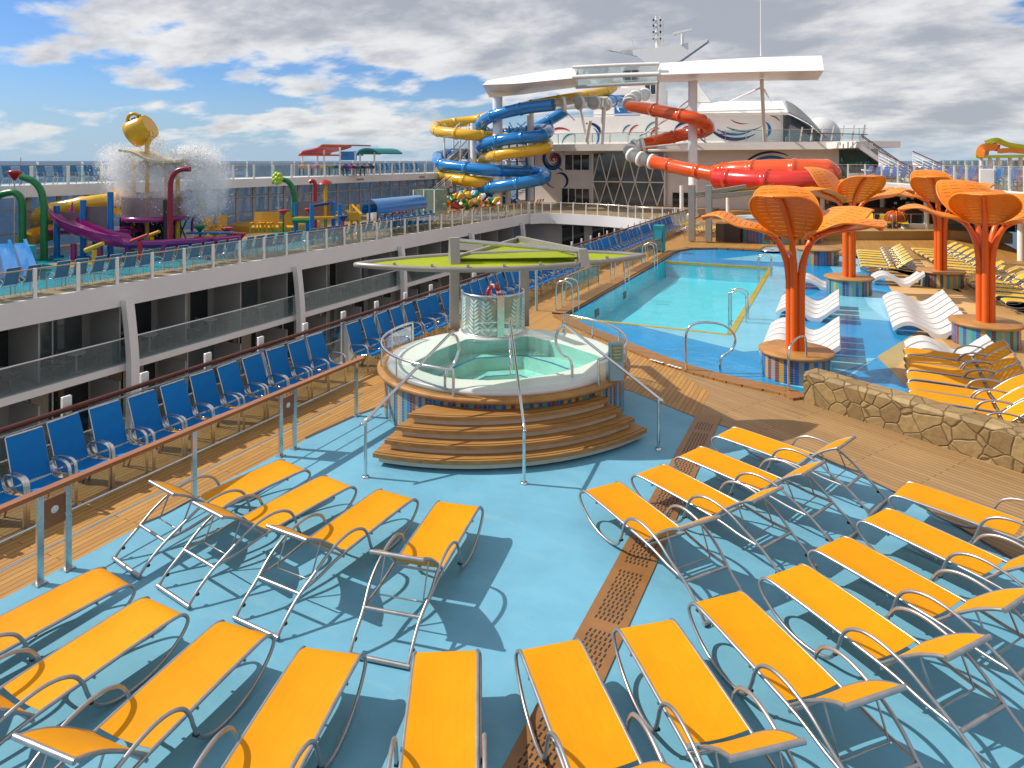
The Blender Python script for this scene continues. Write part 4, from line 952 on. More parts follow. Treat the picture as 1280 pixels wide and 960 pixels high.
m = MB(); m.tube([(UT-3.7, -8, 4.72), (UT-3.7, 71, 4.72)], .035, 6); m.build('handrail', MT['grey_mullion'], t)
y = 11
while y < 71: m = MB(); m.box((UT-3.7, y, 4.2), (.07, .09, 1.3)); m.build('post', fascia_m, t); y += 2.6
y = 15; n = 0; chd = Row(tag(chair_parts(teal_sling, None, 4, True), 'chair', 'deck chair'))
while y < 60:
    if not 35 < y < 47: n += 1; chd.put((UT-1.0, y, 3.61), R(8*math.sin(n*3.3)), 'small blue-green chair on the raised running track, %s from the left' % nth(n), 'chairs on the raised track')
    y += .86
# ---------------------------------------------------------------- forward deck house
def atY(px, py, Y):
    X = (px-CX)/F*Y; return Vector((X*cT-Y*sT, X*sT+Y*cT, H-(py-HY)*Y/F))
bridge = [(-25.0, 56.2), (-24.2, 57.3), (-22.5, 57.6), (-20, 57.3), (-17.8, 56.8), (-15.8, 55.9), (-14.3, 55.0), (-12.6, 54.6), (-10.8, 54.4)]
bs = [tuple(p[:2]) for p in smooth([(*p, 0) for p in bridge], 4)]
m = MB(); m.prism(bs+[(-10.8, 60), (-10.8, 78), (-40, 78), (-40, 57.65), (-25.0, 57.65)], .02, .098); struct(m.build('forward_deck', MT['port_deck_mat']))
hs = thing('deck_house', 'white deck house with diamond-braced window wall and painted swirls below the sun wing', 'building')
m = MB(); m.slab([Vector((*p, -.78)) for p in bs], [Vector((*p, .14)) for p in bs], -.25); m.build('curved_fascia', fascia_m, hs)
VH = 72.0
def uz(px, py, v=VH): p = atv(px, py, v); return p.x, p.z
def wallbox(mb, pxa, pya, pxb, pyb, v, th=.3, mi=0, z0=None):
    ua, za_ = uz(pxa, pya, v); ub, zb_ = uz(pxb, pyb, v)
    if z0 is not None: zb_ = z0
    mb.box(((ua+ub)/2, v+th/2, (za_+zb_)/2), (abs(ub-ua), th, abs(za_-zb_)), mi=mi)
housew = mat('house_white', (.86, .83, .80), .5, var=.05, scale=.4)
m = MB(); u0, u1 = uz(648, 200)[0], uz(1064, 200)[0]; m.box(((u0+u1)/2, VH+4, 3), (u1-u0, 8, 6.0)); m.build('lower_wall', housew, hs)
m = MB(); m.box(((u0+u1)/2-.2, VH+2, 6.33), (u1-u0+1.6, 9.0, .72)); m.build('balcony_slab', housew, hs)
uu0, uu1 = uz(676, 160, 74)[0], uz(979, 160, 74)[0]
m = MB(); m.box(((uu0+uu1)/2, 77.5, 8.3), (uu1-uu0, 7, 3.2)); m.build('upper_wall', housew, hs)
m = MB(); m.box(((uu0+uu1)/2, 72.2, 9.96), (uu1-uu0+.4, .6, .12)); m.build('cornice', white, hs)
m = MB(); a = atv(690, 166, 67.6); b_ = atv(1075, 166, 67.6); m.tube([(u0-1, 67.6, 7.75), (u1+1.2, 67.6, 7.75)], .04, 6); m.build('balcony_rail', steel, hs)
m = MB(); m.box(((u0+u1)/2, 67.63, 7.25), (u1-u0+2.2, .014, .85)); m.build('balcony_glass', glass, hs)
y = u0-.9
while y < u1+1.2: m = MB(); m.box((y, 67.6, 7.22), (.06, .08, 1.04)); m.build('balcony_post', steel, hs); y += 1.9
def win(pxa, pya, pxb, pyb, v, name='window', ma=None, mull=0, tr=0, par=hs):
    m = MB(); wallbox(m, pxa, pya, pxb, pyb, v-.06, .1); w_ = m.build(name, ma or window, par)
    m = MB(); ua, za_ = uz(pxa, pya, v-.06); ub, zb_ = uz(pxb, pyb, v-.06)
    for k in range(mull+2):
        u = ua+(ub-ua)*k/(mull+1); m.box((u, v-.075, (za_+zb_)/2), (.09, .05, abs(za_-zb_)+.09))
    for z in [za_, zb_]+([(za_+zb_)/2] if tr else []): m.box(((ua+ub)/2, v-.077, z), (abs(ub-ua), .05, .09))
    m.build('window_frame', white, w_); return w_
win(706, 193, 737, 213, VH, mull=2); win(702, 235, 737, 262, VH, 'glass_door', mull=3); win(840, 240, 866, 263, VH, 'glass_door', mull=1)
dw = MB(); wallbox(dw, 741, 192, 831, 258, VH-.4, .3); dwo = dw.build('diamond_window', window_tint, hs)
ua, za_ = uz(741, 192, VH-.4); ub, zb_ = uz(831, 258, VH-.4)
for k in range(12):
    c_ = [(.62, .40, .42), (.16, .28, .36), (.05, .05, .06)][k % 3]
# reflections are real; the pane colour is also lightened for a paler reflective look
n = 5; sw = (ub-ua)/n; zm = za_+(zb_-za_)*.55
m = MB(); yv = VH-.45
for k in range(n):
    um = ua+sw*(k+.5)
    for sgx in (-.5, .5):
        m.bar((um, yv, za_), (um+sgx*sw, yv, zm), .09, .12); m.bar((um+sgx*sw, yv-.004, zm), (um, yv-.004, zb_), .09, .12)
m.bar((ua, yv+.01, zm), (ub, yv+.01, zm), .1, .12)
m.box((ua, yv, (za_+zb_)/2), (.16, .14, abs(za_-zb_))); m.box((ub, yv, (za_+zb_)/2), (.16, .14, abs(za_-zb_)))
m.build('diagonal_brace', white, dwo)
# painted swirls: thin raised ribbons of paint
def swirl(par, v, cpx, cpy, rpx, a0, a1, wpx, ma, tight=0, sq=1):
    c_ = atv(cpx, cpy, v); k_ = (atv(cpx+1, cpy, v).x-c_.x); pts = []
    n = 26; A_ = []; B_ = []
    for i in range(n+1):
        t = i/n; a = R(a0+(a1-a0)*t); r = (rpx*(1-tight*t))*k_; w_ = wpx*k_*math.sin(math.pi*min(.96, .04+t))**.6/2
        A_.append(Vector((c_.x+(r-w_)*math.cos(a), v, c_.z+(r-w_)*math.sin(a)*sq))); B_.append(Vector((c_.x+(r+w_)*math.cos(a), v, c_.z+(r+w_)*math.sin(a)*sq)))
    m = MB(); m.slab(B_, A_, .012); return m.build('painted_swirl', ma, par)
art_b, art_t, art_r, art_n = blue_p, tealp, red_p, navy
VS = VH-.02
for i, (r, ma) in enumerate(((15, art_n), (12, art_b), (9, art_n), (6, art_r), (3, art_r))): swirl(hs, VS, 692, 199, r, 30+70*i, 330+80*i, 2.2, ma, .25)
for r, ma, a0, a1, w_ in ((40, art_b, 20, 165, 4), (34, art_n, 25, 170, 3.5), (29, art_r, 20, 160, 2.5), (24, art_t, 30, 165, 3.5), (46, art_n, 60, 170, 3)): swirl(hs, VS-.004*w_, 962, 232, r, a0, a1, w_, ma, .1)
for cx_, cy_, r, a0, a1, w_, ma in ((694, 222, 12, 40, 260, 3, art_b), (700, 226, 9, -60, 120, 3, art_n), (690, 248, 18, 200, 330, 2.5, art_n)): swirl(hs, VS-.03, cx_, cy_, r, a0, a1, w_, ma)
VU = 73.98
for cx_, cy_, r, a0, a1, w_, ma in ((735, 172, 17, -30, 100, 4, art_n), (735, 172, 13, -40, 60, 2.5, art_b), (700, 186, 24, 60, 150, 2.5, art_r), (716, 182, 14, 80, 170, 2, art_t), (790, 168, 12, 100, 170, 2, art_b), (800, 170, 14, 100, 175, 2, art_r), (822, 168, 16, 90, 180, 2, art_t), (825, 172, 12, 95, 170, 3, art_r), (860, 172, 20, 60, 150, 4, art_n), (862, 173, 15, 60, 140, 3, art_r), (920, 130, 46, 225, 300, 4.5, art_n), (920, 128, 42, 235, 300, 3, art_b), (930, 122, 44, 240, 300, 2.5, art_t), (950, 162, 12, -70, 60, 4, art_b), (930, 130, 26, 230, 280, 1.6, art_r), (962, 158, 14, 30, 90, 1.6, art_r), (905, 110, 60, 262, 285, 1.4, art_r), (900, 150, 34, 215, 250, 1.6, art_n)): swirl(hs, VU-.003*w_, cx_, cy_, r, a0, a1, w_, ma)
# slide tower block and roofs
tw = thing('slide_tower', 'white stair tower with glazed top and blue painted panel where the slides begin', 'tower')
m = MB(); wallbox(m, 742, 112, 822, 146, 75.5, 5); m.build('tower_body', housew, tw)
m = MB(); wallbox(m, 776, 84, 822, 112, 76.5, 4); m.build('tower_top', housew, tw)
win(778, 88, 800, 100, 76.4, par=tw, mull=1, ma=mat('tower_window', (.02, .10, .16), .08)); win(806, 104, 820, 118, 75.4, par=tw, mull=1)
m = MB(); m.slab([atv(q, 119, 75.44) for q in (768, 800)], [atv(q, 145, 75.44) for q in (768, 800)], .02); pn = m.build('painted_panel', blue_p, tw)
for i in range(3): swirl(tw, 75.38-.01*i, 778+9*i, 134-3*i, 6, 20+100*i, 240+100*i, 4, white)
rf = thing('penthouse', 'white sloped-roof penthouse with curved dark glass end beside the sun wing', 'building')
def facet(q, v0, q2, v1): return [atv(*p, v0) for p in q], [atv(*p, v1) for p in q2]
m = MB(); A_, B_ = facet([(868, 141.5), (985, 140.5)], 72.5, [(878, 127), (978, 126)], 80); m.slab(A_, B_, .25, smooth=False); m.build('sloped_roof', white, rf)
m = MB(); m.add([atv(981, 142, 73), atv(981, 182, 73), atv(1038, 181, 82), atv(1030, 172, 82), atv(1012, 156, 80), atv(990, 145, 76)], [(0, 1, 2, 3, 4, 5)]); m.build('glass_end', window_tint, rf)
m = MB(); P = [atv(*q) for q in ((981, 127, 79), (993, 133, 79), (1010, 148, 80), (1026, 166, 82))]; Q = [atv(*q) for q in ((985, 141.5, 72.6), (997, 147, 75), (1014, 157, 78), (1032, 173, 81))]; m.slab(smooth(P, 4), smooth(Q, 4), .15); m.build('curved_roof', MT['grey_mullion'], rf)
m = MB(); m.box((uz(925, 160, 78)[0], 78.4, 8.2), (9.5, 7.4, 3.1)); m.build('rear_wall', housew, rf)
ds = thing('radome_dome', 'white dome on the roof behind the penthouse', 'dome'); m = MB(); p = atv(1012, 160, 92); m.ball((p.x+1.2, 92, p.z-1.0), 2.3, 14); m.build('dome_shell', white_shell, ds)
fw = thing('funnel_fin', 'white pointed fin rising behind the sun wing column', 'fin'); m = MB(); P = [atv(871, 103, 79), atv(889, 128, 79), atv(871, 128, 79)]; m.add(P+[p+Vector((0, 1.2, 0)) for p in P], [(0, 2, 1), (3, 4, 5), (0, 1, 4, 3), (1, 2, 5, 4), (2, 0, 3, 5)]); m.build('fin_plate', white, fw)
# ---------------------------------------------------------------- the sun wing and its columns
wg = thing('sun_wing', 'long curved white wing canopy carried on tall columns above the water slides', 'canopy')
def hexa(ft, fb, bb, bt):     # front top, front bottom, back bottom, back top (left->right polylines)
    m = MB(); n = len(ft)
    secs = list(zip(ft, fb, bb, bt)); vs_ = [p for s_ in secs for p in s_]; fs = []
    for i in range(n-1): fs += [(i*4+k, i*4+(k+1) % 4, i*4+4+(k+1) % 4, i*4+4+k) for k in range(4)]
    fs += [(3, 2, 1, 0), ((n-1)*4, (n-1)*4+1, (n-1)*4+2, (n-1)*4+3)]; return m.add(vs_, fs)
def tilt(ft, fb): return [Vector((a.x*(1+.022), a.y+1.3, a.z+.18)) if False else a+Vector((0, 1.1, .19)) for a in ft]
def P_(lst, v): return [atv(px, py, v) for px, py in lst]
A_ = smooth(P_([(603, 101.5), (645, 94.5), (682, 89), (718, 84.5)], 59), 6); B_ = smooth(P_([(603, 106), (645, 104.5), (682, 101), (718, 97.5)], 59), 6); C_ = smooth(P_([(612, 122), (650, 118.5), (687, 113.5), (722, 109)], 64.5), 6); D_ = [c_+Vector((0, 0, .9)) for c_ in C_]
hexa(tilt(A_, B_), B_, C_, D_).build('wing_panel', white, wg)
A_ = P_([(822, 79.5), (880, 75.5), (950, 72), (1027, 70)], 59); B_ = P_([(822, 93.5), (880, 91.5), (950, 89.5), (1030, 88)], 59); C_ = P_([(822, 103), (880, 102.5), (950, 101), (1022, 100)], 64.5); D_ = [c_+Vector((0, 0, 1.2)) for c_ in C_]
hexa(tilt(A_, B_), B_, C_, D_).build('wing_panel', white, wg)
m = MB(); m.tube(smooth([atv(716, 84.3, 59.1), atv(770, 81.5, 59.1), atv(824, 79.8, 59.1)], 4), .16, 8); m.build('upper_beam', white, wg)
m = MB(); m.tube(smooth([atv(716, 96.5, 59.1), atv(770, 94.2, 59.1), atv(824, 92.5, 59.1)], 4), .2, 8); m.build('lower_beam', white, wg)
m = MB(); m.tube(smooth([atv(720, 109, 64.4), atv(770, 106, 64.4), atv(824, 103.5, 64.4)], 4), .18, 8); m.build('rear_beam', white, wg)
m = MB(); m.slab(P_([(718, 86), (770, 83), (822, 81)], 59.2), P_([(720, 108), (770, 105), (823, 102.5)], 64.3), .03); m.build('glass_roof', glass_far, wg)
def column(px, py0, py1, v, r, r2=None, nm='column'):
    a = atv(px, py0, v); z1 = atv(px, py1, v).z; m = MB(); m.lathe([(r*1.25, 0), (r*1.25, .12), (r, .2), (r2 or r, z1-.1)], (a.x, v, .1), 18); m.build(nm, white, wg)
column(622, 262, 121, 62, .50); column(866, 270, 101, 61.5, .40); column(592, 270, 154, 65, .36); column(663, 262, 140, 66, .38); column(635, 262, 200, 64.5, .3)
for a, b_, r in (((956, 176, 67), (952, 100, 63), .16), ((950, 110, 64), (912, 127, 73), .09), ((955, 112, 64), (964, 128, 73), .09), ((820, 175, 66), (822, 102, 64), .14), ((868, 120, 62), (828, 150, 70), .07), ((868, 128, 62), (800, 170, 68), .07), ((868, 178, 61.5), (795, 185, 62), .09), ((868, 188, 61.5), (810, 188, 60.5), .12), ((735, 180, 67), (722, 122, 66), .16), ((733, 176, 67), (738, 150, 66), .2), ((752, 180, 66.5), (756, 122, 66), .22), ((735, 122, 66), (760, 122, 66), .1), ((718, 150, 66), (700, 132, 62), .07)):
    m = MB(); m.cyl(atv(*a), atv(*b_), r, 8); m.build('strut', white, wg)
m = MB(); m.cyl(atv(951, 70, 62), atv(951, -4, 62), .05, 6); m.build('whip_aerial', white, wg)
# radar mast
rm = thing('radar_mast', 'pale radar mast platform with aerials rising above the sun wing', 'mast')
vm = 95
m = MB(); A_ = [atv(q[0], q[1], vm) for q in ((762, 64), (790, 62), (824, 59), (850, 55), (885, 49))]; B_ = [atv(q[0], q[1], vm) for q in ((768, 65), (796, 70), (815, 84), (850, 76), (884, 52))]; m.slab(B_, A_, 1.2, smooth=False); m.build('platform', mat('mast_white', (.82, .81, .79), .5), rm)
m = MB(); m.cyl(atv(822, 62, vm+1), atv(820, 20, vm+1), .3, 8, r2=.15); m.build('pole', MT['mast_white'], rm)
for px in (818, 826, 830): m = MB(); m.cyl(atv(px, 56, vm+1), atv(px-1, 14+(px % 3)*5, vm+1), .07, 6); m.build('aerial', white, rm)
for py in (25, 32, 40, 48):
    m = MB(); m.box(atv(820, py, vm+.8), (1.8, .2, .08)); m.build('spreader', MT['mast_white'], rm)
    for dx in (-4, 7): m = MB(); m.box(atv(820+dx*.8, py, vm+.5), (.2, .2, .3)); m.build('signal_lamp', dark, rm)
m = MB(); m.cyl(atv(853, 56, vm), atv(853, 42, vm), .22, 8); m.box(atv(853, 39.5, vm), (2.6, .3, .3), rot=Matrix.Rotation(R(-8), 3, 'Y')); m.build('radar_scanner', white, rm)
m = MB(); m.bar(atv(790, 50, vm), atv(846, 44, vm), .12, .12); m.bar(atv(792, 60, vm), atv(790, 50, vm), .12, .12); m.build('yard', white, rm)
# ---------------------------------------------------------------- water slides
def slide(name, paths, ma, label, r, every=9, clear=(), k=8):
    t = thing(name, label, 'water slide')
    for P in paths:
        S = smooth([atv(*q) for q in P], k); rad = [r*(1.13 if i % every == 0 else 1.0) for i in range(len(S))]
        out = []; ro = []
        for i, p in enumerate(S):
            if i % every == 0 and 0 < i < len(S)-1:
                d_ = (S[i+1]-S[i-1]).normalized()
                for o_, f in ((-.10, 1.0), (-.085, 1.1), (.085, 1.1), (.10, 1.0)): out.append(p+d_*o_); ro.append(r*f)
            else: out.append(p); ro.append(r)
        m = MB(); m.tube(out, r, 18, radii=ro); m.build('slide_tube', ma, t)
    for P in clear:
        S = smooth([atv(*q) for q in P], 5); m = MB(); m.tube(S, r*1.02, 14, cap=False); sec = m.build('clear_section', clear_tube, t)
        for i in range(0, len(S), 4):
            d_ = (S[min(i+1, len(S)-1)]-S[max(i-1, 0)]).normalized(); m = MB(); m.tube([S[i]-d_*.14, S[i]-d_*.13, S[i]+d_*.13, S[i]+d_*.14], r, 14, radii=[r*1.0, r*1.2, r*1.2, r*1.0]); m.build('ring', white, sec)
    return t
slide('blue_slide', [[(692, 131, 61), (655, 135.5, 61), (622, 143, 61), (605, 151, 62), (601, 161, 64), (614, 167, 66.5), (645, 166, 68), (672, 162, 67), (686, 163, 64.8), (678, 169, 62.3), (655, 172, 61.3), (630, 175, 61), (606, 180, 62), (602, 188, 64.5), (615, 193, 67), (590, 193, 68), (560, 193, 67), (547, 197, 64.8), (552, 205, 62.4), (580, 209.5, 61.5), (615, 213, 61.5), (650, 214, 63.5), (676, 216, 65.4), (682, 221, 63.5), (668, 226, 61.6), (640, 230.5, 61), (612, 235, 61.6), (599, 241, 63.6), (612, 248, 66), (640, 254, 66), (655, 259, 64.5)], [(775, 128, 71), (766, 126, 69), (757, 130, 67)], [(708, 138, 70), (690, 149, 69.5), (668, 161, 68.5)]], tube_blue, 'long blue tube water slide coiling down in ovals beside the white columns', .60, clear=[[(757, 130, 67), (738, 128, 64), (715, 129, 62), (692, 131, 61)]])
slide('yellow_slide', [[(766, 108, 70.5), (757, 114, 69), (738, 119, 66.5), (710, 124, 64), (680, 129, 63), (650, 135, 64.5), (622, 142, 67), (595, 150, 68), (565, 154, 67), (545, 158, 65), (546, 163.5, 62.6), (565, 166.5, 61.5), (592, 169, 61.5), (618, 171.5, 63.5), (645, 174, 66.5), (668, 175.5, 67.5), (684, 179, 65.3), (680, 185.5, 62.6), (655, 189.5, 61.3), (625, 193.5, 61.2), (605, 199, 62.8), (608, 206, 66), (592, 208.5, 68), (565, 210, 67), (548, 215, 64.6), (556, 221.5, 62.3), (585, 226, 61.3), (616, 229.5, 62.4), (632, 236, 65), (612, 241, 67.2), (578, 244, 67), (556, 249, 65)]], tube_yellow, 'long yellow tube water slide looping between the white columns and the blue slide', .57)
slide('red_slide', [[(788, 133, 64.5), (815, 137, 62.3), (845, 143, 60.4), (870, 149, 60), (884, 156.5, 61.2), (880, 164, 63.2), (860, 167, 64.4), (835, 172.5, 64), (815, 178, 63), (803, 181, 62.4)], [(815, 202, 60.2), (835, 206.5, 58.6), (865, 213, 57), (900, 219, 55.8), (930, 221, 55)]], tube_red, 'red tube water slide doubling back round the right column of the sun wing', .58, clear=[[(803, 181, 62.4), (792, 184, 62), (788, 191, 61.2), (798, 197.5, 60.6), (815, 202, 60.2)], [(806, 118, 71), (792, 122, 68), (786, 128, 66), (788, 133, 64.5)]])
bw = thing('slide_bowl', 'wide crimson channel at the foot of the red slide with raised flanges', 'water slide')
m = MB(); S = smooth([atv(*q) for q in ((893, 216, 55.6), (920, 215.5, 54.8), (955, 214.5, 54.2), (1000, 214, 53.8), (1030, 215, 54), (1040, 222, 54.6))], 6)
ro = []; out = []
for i, p in enumerate(S):
    f = .8+.35*min(1, i/6)
    if i % 7 == 3:
        d_ = (S[i+1]-S[i-1]).normalized()
        for o_, g in ((-.14, 1), (-.12, 1.07), (.12, 1.07), (.14, 1)): out.append(p+d_*o_); ro.append(.78*f*g)
    else: out.append(p); ro.append(.78*f*(1 if i < len(S)-3 else .8))
m.tube(out, .8, 20, radii=ro); m.build('upper_channel', tube_red, bw)
m = MB(); S = smooth([atv(*q) for q in ((898, 223, 55), (925, 225, 53.8), (960, 227, 53.0), (1005, 227, 52.6), (1036, 224, 53.6))], 6); out = []; ro = []
for i, p in enumerate(S):
    if i % 8 == 4:
        d_ = (S[i+1]-S[i-1]).normalized()
        for o_, g in ((-.12, 1), (-.1, 1.08), (.1, 1.08), (.12, 1)): out.append(p+d_*o_); ro.append(.85*g)
    else: out.append(p); ro.append(.85)
m.tube(out, .8, 20, radii=ro); m.build('lower_channel', tube_crimson, bw)
for px in (852, 910, 965, 1028):
    p = atv(px, 232, 54.5); m = MB(); m.cyl((p.x, 54.5, 0), (p.x, 54.5, p.z), .16, 8); m.build('support_post', white, bw)
# lattice stair tower inside the coil
lt = thing('slide_scaffold', 'white lattice scaffold and stairs inside the coiling slides', 'scaffold')
for px0, v0 in ((571, 66), (652, 66.5)):
    m = MB(); c_ = atv(px0, 262, v0)
    for dx, dy in ((-1, -1), (1, -1), (1, 1), (-1, 1)): m.cyl((c_.x+dx, v0+dy, .1), (c_.x+dx, v0+dy, 8.6), .1, 6)
    for k in range(6):
        z = .6+k*1.4
        for (a, b_) in (((-1, -1), (1, -1)), ((1, -1), (1, 1)), ((1, 1), (-1, 1)), ((-1, 1), (-1, -1))):
            m.cyl((c_.x+a[0], v0+a[1], z), (c_.x+b_[0], v0+b_[1], z+(1.4 if k % 2 else 0)), .05, 5); m.cyl((c_.x+a[0], v0+a[1], z), (c_.x+b_[0], v0+b_[1], z), .05, 5)
    m.build('lattice', white if px0 < 600 else blue_p, lt)
for z0, s_ in ((1, 1), (3, -1), (5, 1)):
    m = MB(); c_ = atv(658, 250, 68)
    for k in range(9): m.box((c_.x+s_*(k-4)*.4, 68.5, z0+k*.22), (.42, 1.2, .06))
    m.build('stair_flight', navy, lt)
# railing along the curved bridge edge
t = thing('bridge_railing', 'white-posted glass railing along the curved deck edge at the head of the gap', 'railing')
for i in range(0, len(bs), 2): m = MB(); m.box((bs[i][0], bs[i][1]+.12, .62), (.09, .09, 1.15)); m.build('post', white, t)
m = MB(); m.slab([Vector((p[0], p[1]+.1, .16)) for p in bs], [Vector((p[0], p[1]+.1, 1.02)) for p in bs], .012); m.build('glass_panel', glass, t)
m = MB(); m.tube([(p[0], p[1]+.1, 1.10) for p in bs], .03, 6); m.build('handrail', steel, t)
# back wall of the gap under the bridge
uw = thing('gap_end_wall', 'pale wall with dark tall windows closing the far end of the gap below the curved deck', 'wall')
m = MB(); m.box((-19.4, 58.6, -4.4), (18.6, .3, 8.0)); m.build('end_wall', panel_m, uw)
for i in range(4):
    u = -21.6+i*2.9; m = MB(); m.box((u, 58.42, -3.2), (2.1, .06, 4.4)); w_ = m.build('window', window, uw); m = MB(); m.box((u, 58.38, -3.2), (.06, .05, 4.4)); m.build('window_mullion', white, w_)
m = MB(); m.box((-17.9, 26, -9.0), (14.3, 66, .2)); struct(m.build('boardwalk_floor', planks('boardwalk', (.3, .19, .1), (.25, .15, .08))))
inn = thing('inner_hull_wall', 'hull wall below our own promenade edge', 'wall'); inn['label'] = 'plain hull wall below the edge of the promenade deck'
m = MB(); m.box((-11.1, 27, -4.9), (.3, 66, 8)); m.build('hull_plate', panel_m, inn)
# ---------------------------------------------------------------- second hot tub and awning beyond the pool
t = thing('far_hot_tub', 'small hot tub with striped mosaic side beyond the far end of the pool', 'hot tub', (-3.6, 45.6, 0))
m = MB(); mosaic(m, 2.9, 0, 1.02, 90, seed=8); m.build('mosaic_wall', mosm+[grout], t)
m = MB(); m.lathe([(2.86, 1.0), (3.05, 1.0), (3.06, 1.12), (2.6, 1.12)], n=56); m.build('wooden_ring', woodring, t)
m = MB(); m.lathe([(2.62, 1.1), (2.6, 1.3), (2.45, 1.34), (2.2, 1.3), (2.1, 1.1)], n=48); m.build('shell_rim', white_shell, t)
m = MB(); m.sheet(arc((0, 0), 2.16, 0, 2*math.pi-.13, 47), 1.22); m.build('water', mat('far_tub_water', (.25, .55, .52), .08), t)
m = MB(); m.box((.2, -2.95, .55), (.8, .08, .6)); m.build('brown_plate', mat('brown_plate', (.16, .03, .01), .4), t)
t = thing('far_awning', 'lime awning on two taupe posts beside the far hot tub', 'awning')
for px in (865, 886):
    a = atv(px, 303, 42); m = MB(); m.box((a.x, 42, 1.75), (.36, .36, 3.4), bev=.03); m.build('post', postm, t)
for (pa, pb), dz in ((((862, 244), (932, 233)), 0), (((882, 246), (964, 238)), -.05)):
    a, b_ = atv(pa[0], pa[1], 42), atv(pb[0], pb[1], 43.5)
    m = MB(); m.bar(a, b_, .3, .22); m.build('beam', postm, t)
    m = MB(); m.slab([a+Vector((.3, .1, -.12)), b_+Vector((0, .1, -.12))], [a+Vector((1.2, 3.2, -.1)), b_+Vector((1.4, 3.0, .1))], .03); m.build('membrane', lime, t)
fence([(-8.6, 43.4, 0), (-6.2, 43.2, 0)], .95, 'low steel rail by the steps of the far hot tub', gl=False)
m = MB(); m.box((-5.9, 43.3, .55), (1.4, 1.2, 1.1)); tag(m.build('wooden_cabinet', planks('cabinet_wood', (.3, .13, .04), (.25, .1, .03), along='x')), 'brown wooden cabinet between the taupe awning posts', 'cabinet')
# pool jet on the far coping
m = MB(); m.lathe([(.001, .22), (.3, .2), (.5, .08), (.55, 0)], n=20); tag(m.build('pool_jet', chrome, None, loc=(-3.2, 39.5, .05)), 'flat chrome pool fountain cap on the far wooden coping', 'fountain')
# ---------------------------------------------------------------- raised ledge, bar and starboard upper deck
led = [(-.6, 46.4), (2, 47.6), (6.4, 49.9), (9.5, 49.5), (9.5, 57), (-.6, 57)]
m = MB(); m.prism(led, -.05, .56); lo = m.build('tan_ledge', [mat('ledge_tan', (.42, .27, .10), .6, var=.12, scale=1)]); struct(lo)
edge = [(-3.5, 55.5), (-1.2, 52.8), (.75, 50), (2.3, 46.5), (3.8, 42.5), (5.3, 37.5), (6.4, 32.2), (7.6, 27.2), (8.6, 22), (9.2, 14)]
es = [tuple(p[:2]) for p in smooth([(*p, 0) for p in edge], 4)]
off = [(p[0]+1.9, p[1]+.9) for p in es]
sd = thing('upper_deck', 'white-edged curved upper deck above the dark bar on the right', 'deck')
m = MB(); m.prism(off+[(20, 14), (20, 75), (-1.6, 75)], 2.98, 3.44); m.build('deck_slab', white, sd)
m = MB(); m.slab([Vector((*p, 2.95)) for p in off], [Vector((*p, 3.50)) for p in off], .18); m.build('fascia', white, sd)
m = MB(); m.slab([Vector((p[0]+1.2, p[1]+.6, 2.55)) for p in off], [Vector((*p, 2.97)) for p in off], .06); m.build('soffit', white, sd)
m = MB(); m.prism([(p[0]+.2, p[1]+.1) for p in off]+[(20, 14), (20, 75), (-1.4, 75)], 3.44, 3.46); m.build('deck_planking', MT['port_deck_mat'], sd)
for (x, y) in ((5.2, 50.6), (10.6, 32.6), (8.2, 41), (9.6, 37), (3.0, 55.5)):
    m = MB(); m.cyl((x, y, 0), (x, y, 2.97), .16 if y != 32.6 else .4, 12); m.build('column', white, sd)
t = thing('upper_railing', 'white-posted glass railing along the curved upper deck on the right', 'railing')
L_ = 0; last = Vector((*off[0], 0)); acc = 0
for p in off:
    q = Vector((*p, 0)); acc += (q-last).length; last = q
    if acc > 1.05: acc = 0; m = MB(); m.box((p[0]+.05, p[1], 4.07), (.10, .10, 1.2)); m.build('post', white, t)
m = MB(); m.slab([Vector((p[0]+.06, p[1], 3.55)) for p in off], [Vector((p[0]+.06, p[1], 4.5)) for p in off], .012); m.build('glass_panel', glass_far, t)
m = MB(); m.tube([(p[0]+.06, p[1], 4.62) for p in off], .03, 6); m.build('handrail', steel, t)
m = MB(); p = atY(1233, 232, 33); m.box((p.x, p.y, 3.98), (.55, .4, 1.05), bev=.02); tag(m.build('white_locker', white), 'white upright locker standing at the upper deck railing on the right', 'locker')
uc = Row(tag(chair_parts(blue_sling, None, 4, True), 'chair', 'deck chair'))
last = Vector((*off[0], 0)); acc = 0; n = 0
for i, p in enumerate(off):
    q = Vector((*p, 0)); acc += (q-last).length; last = q
    if acc > .8 and i > 4:
        acc = 0; n += 1; d_ = Vector((off[i][0]-off[i-1][0], off[i][1]-off[i-1][1], 0)).normalized(); uc.put((p[0]+.75, p[1]+.35, 3.461), math.atan2(d_.x*-1, d_.y)+R(10*math.sin(n*5)), 'small blue chair behind the upper deck railing, %s from the far end' % nth(n), 'blue chairs on the upper deck')
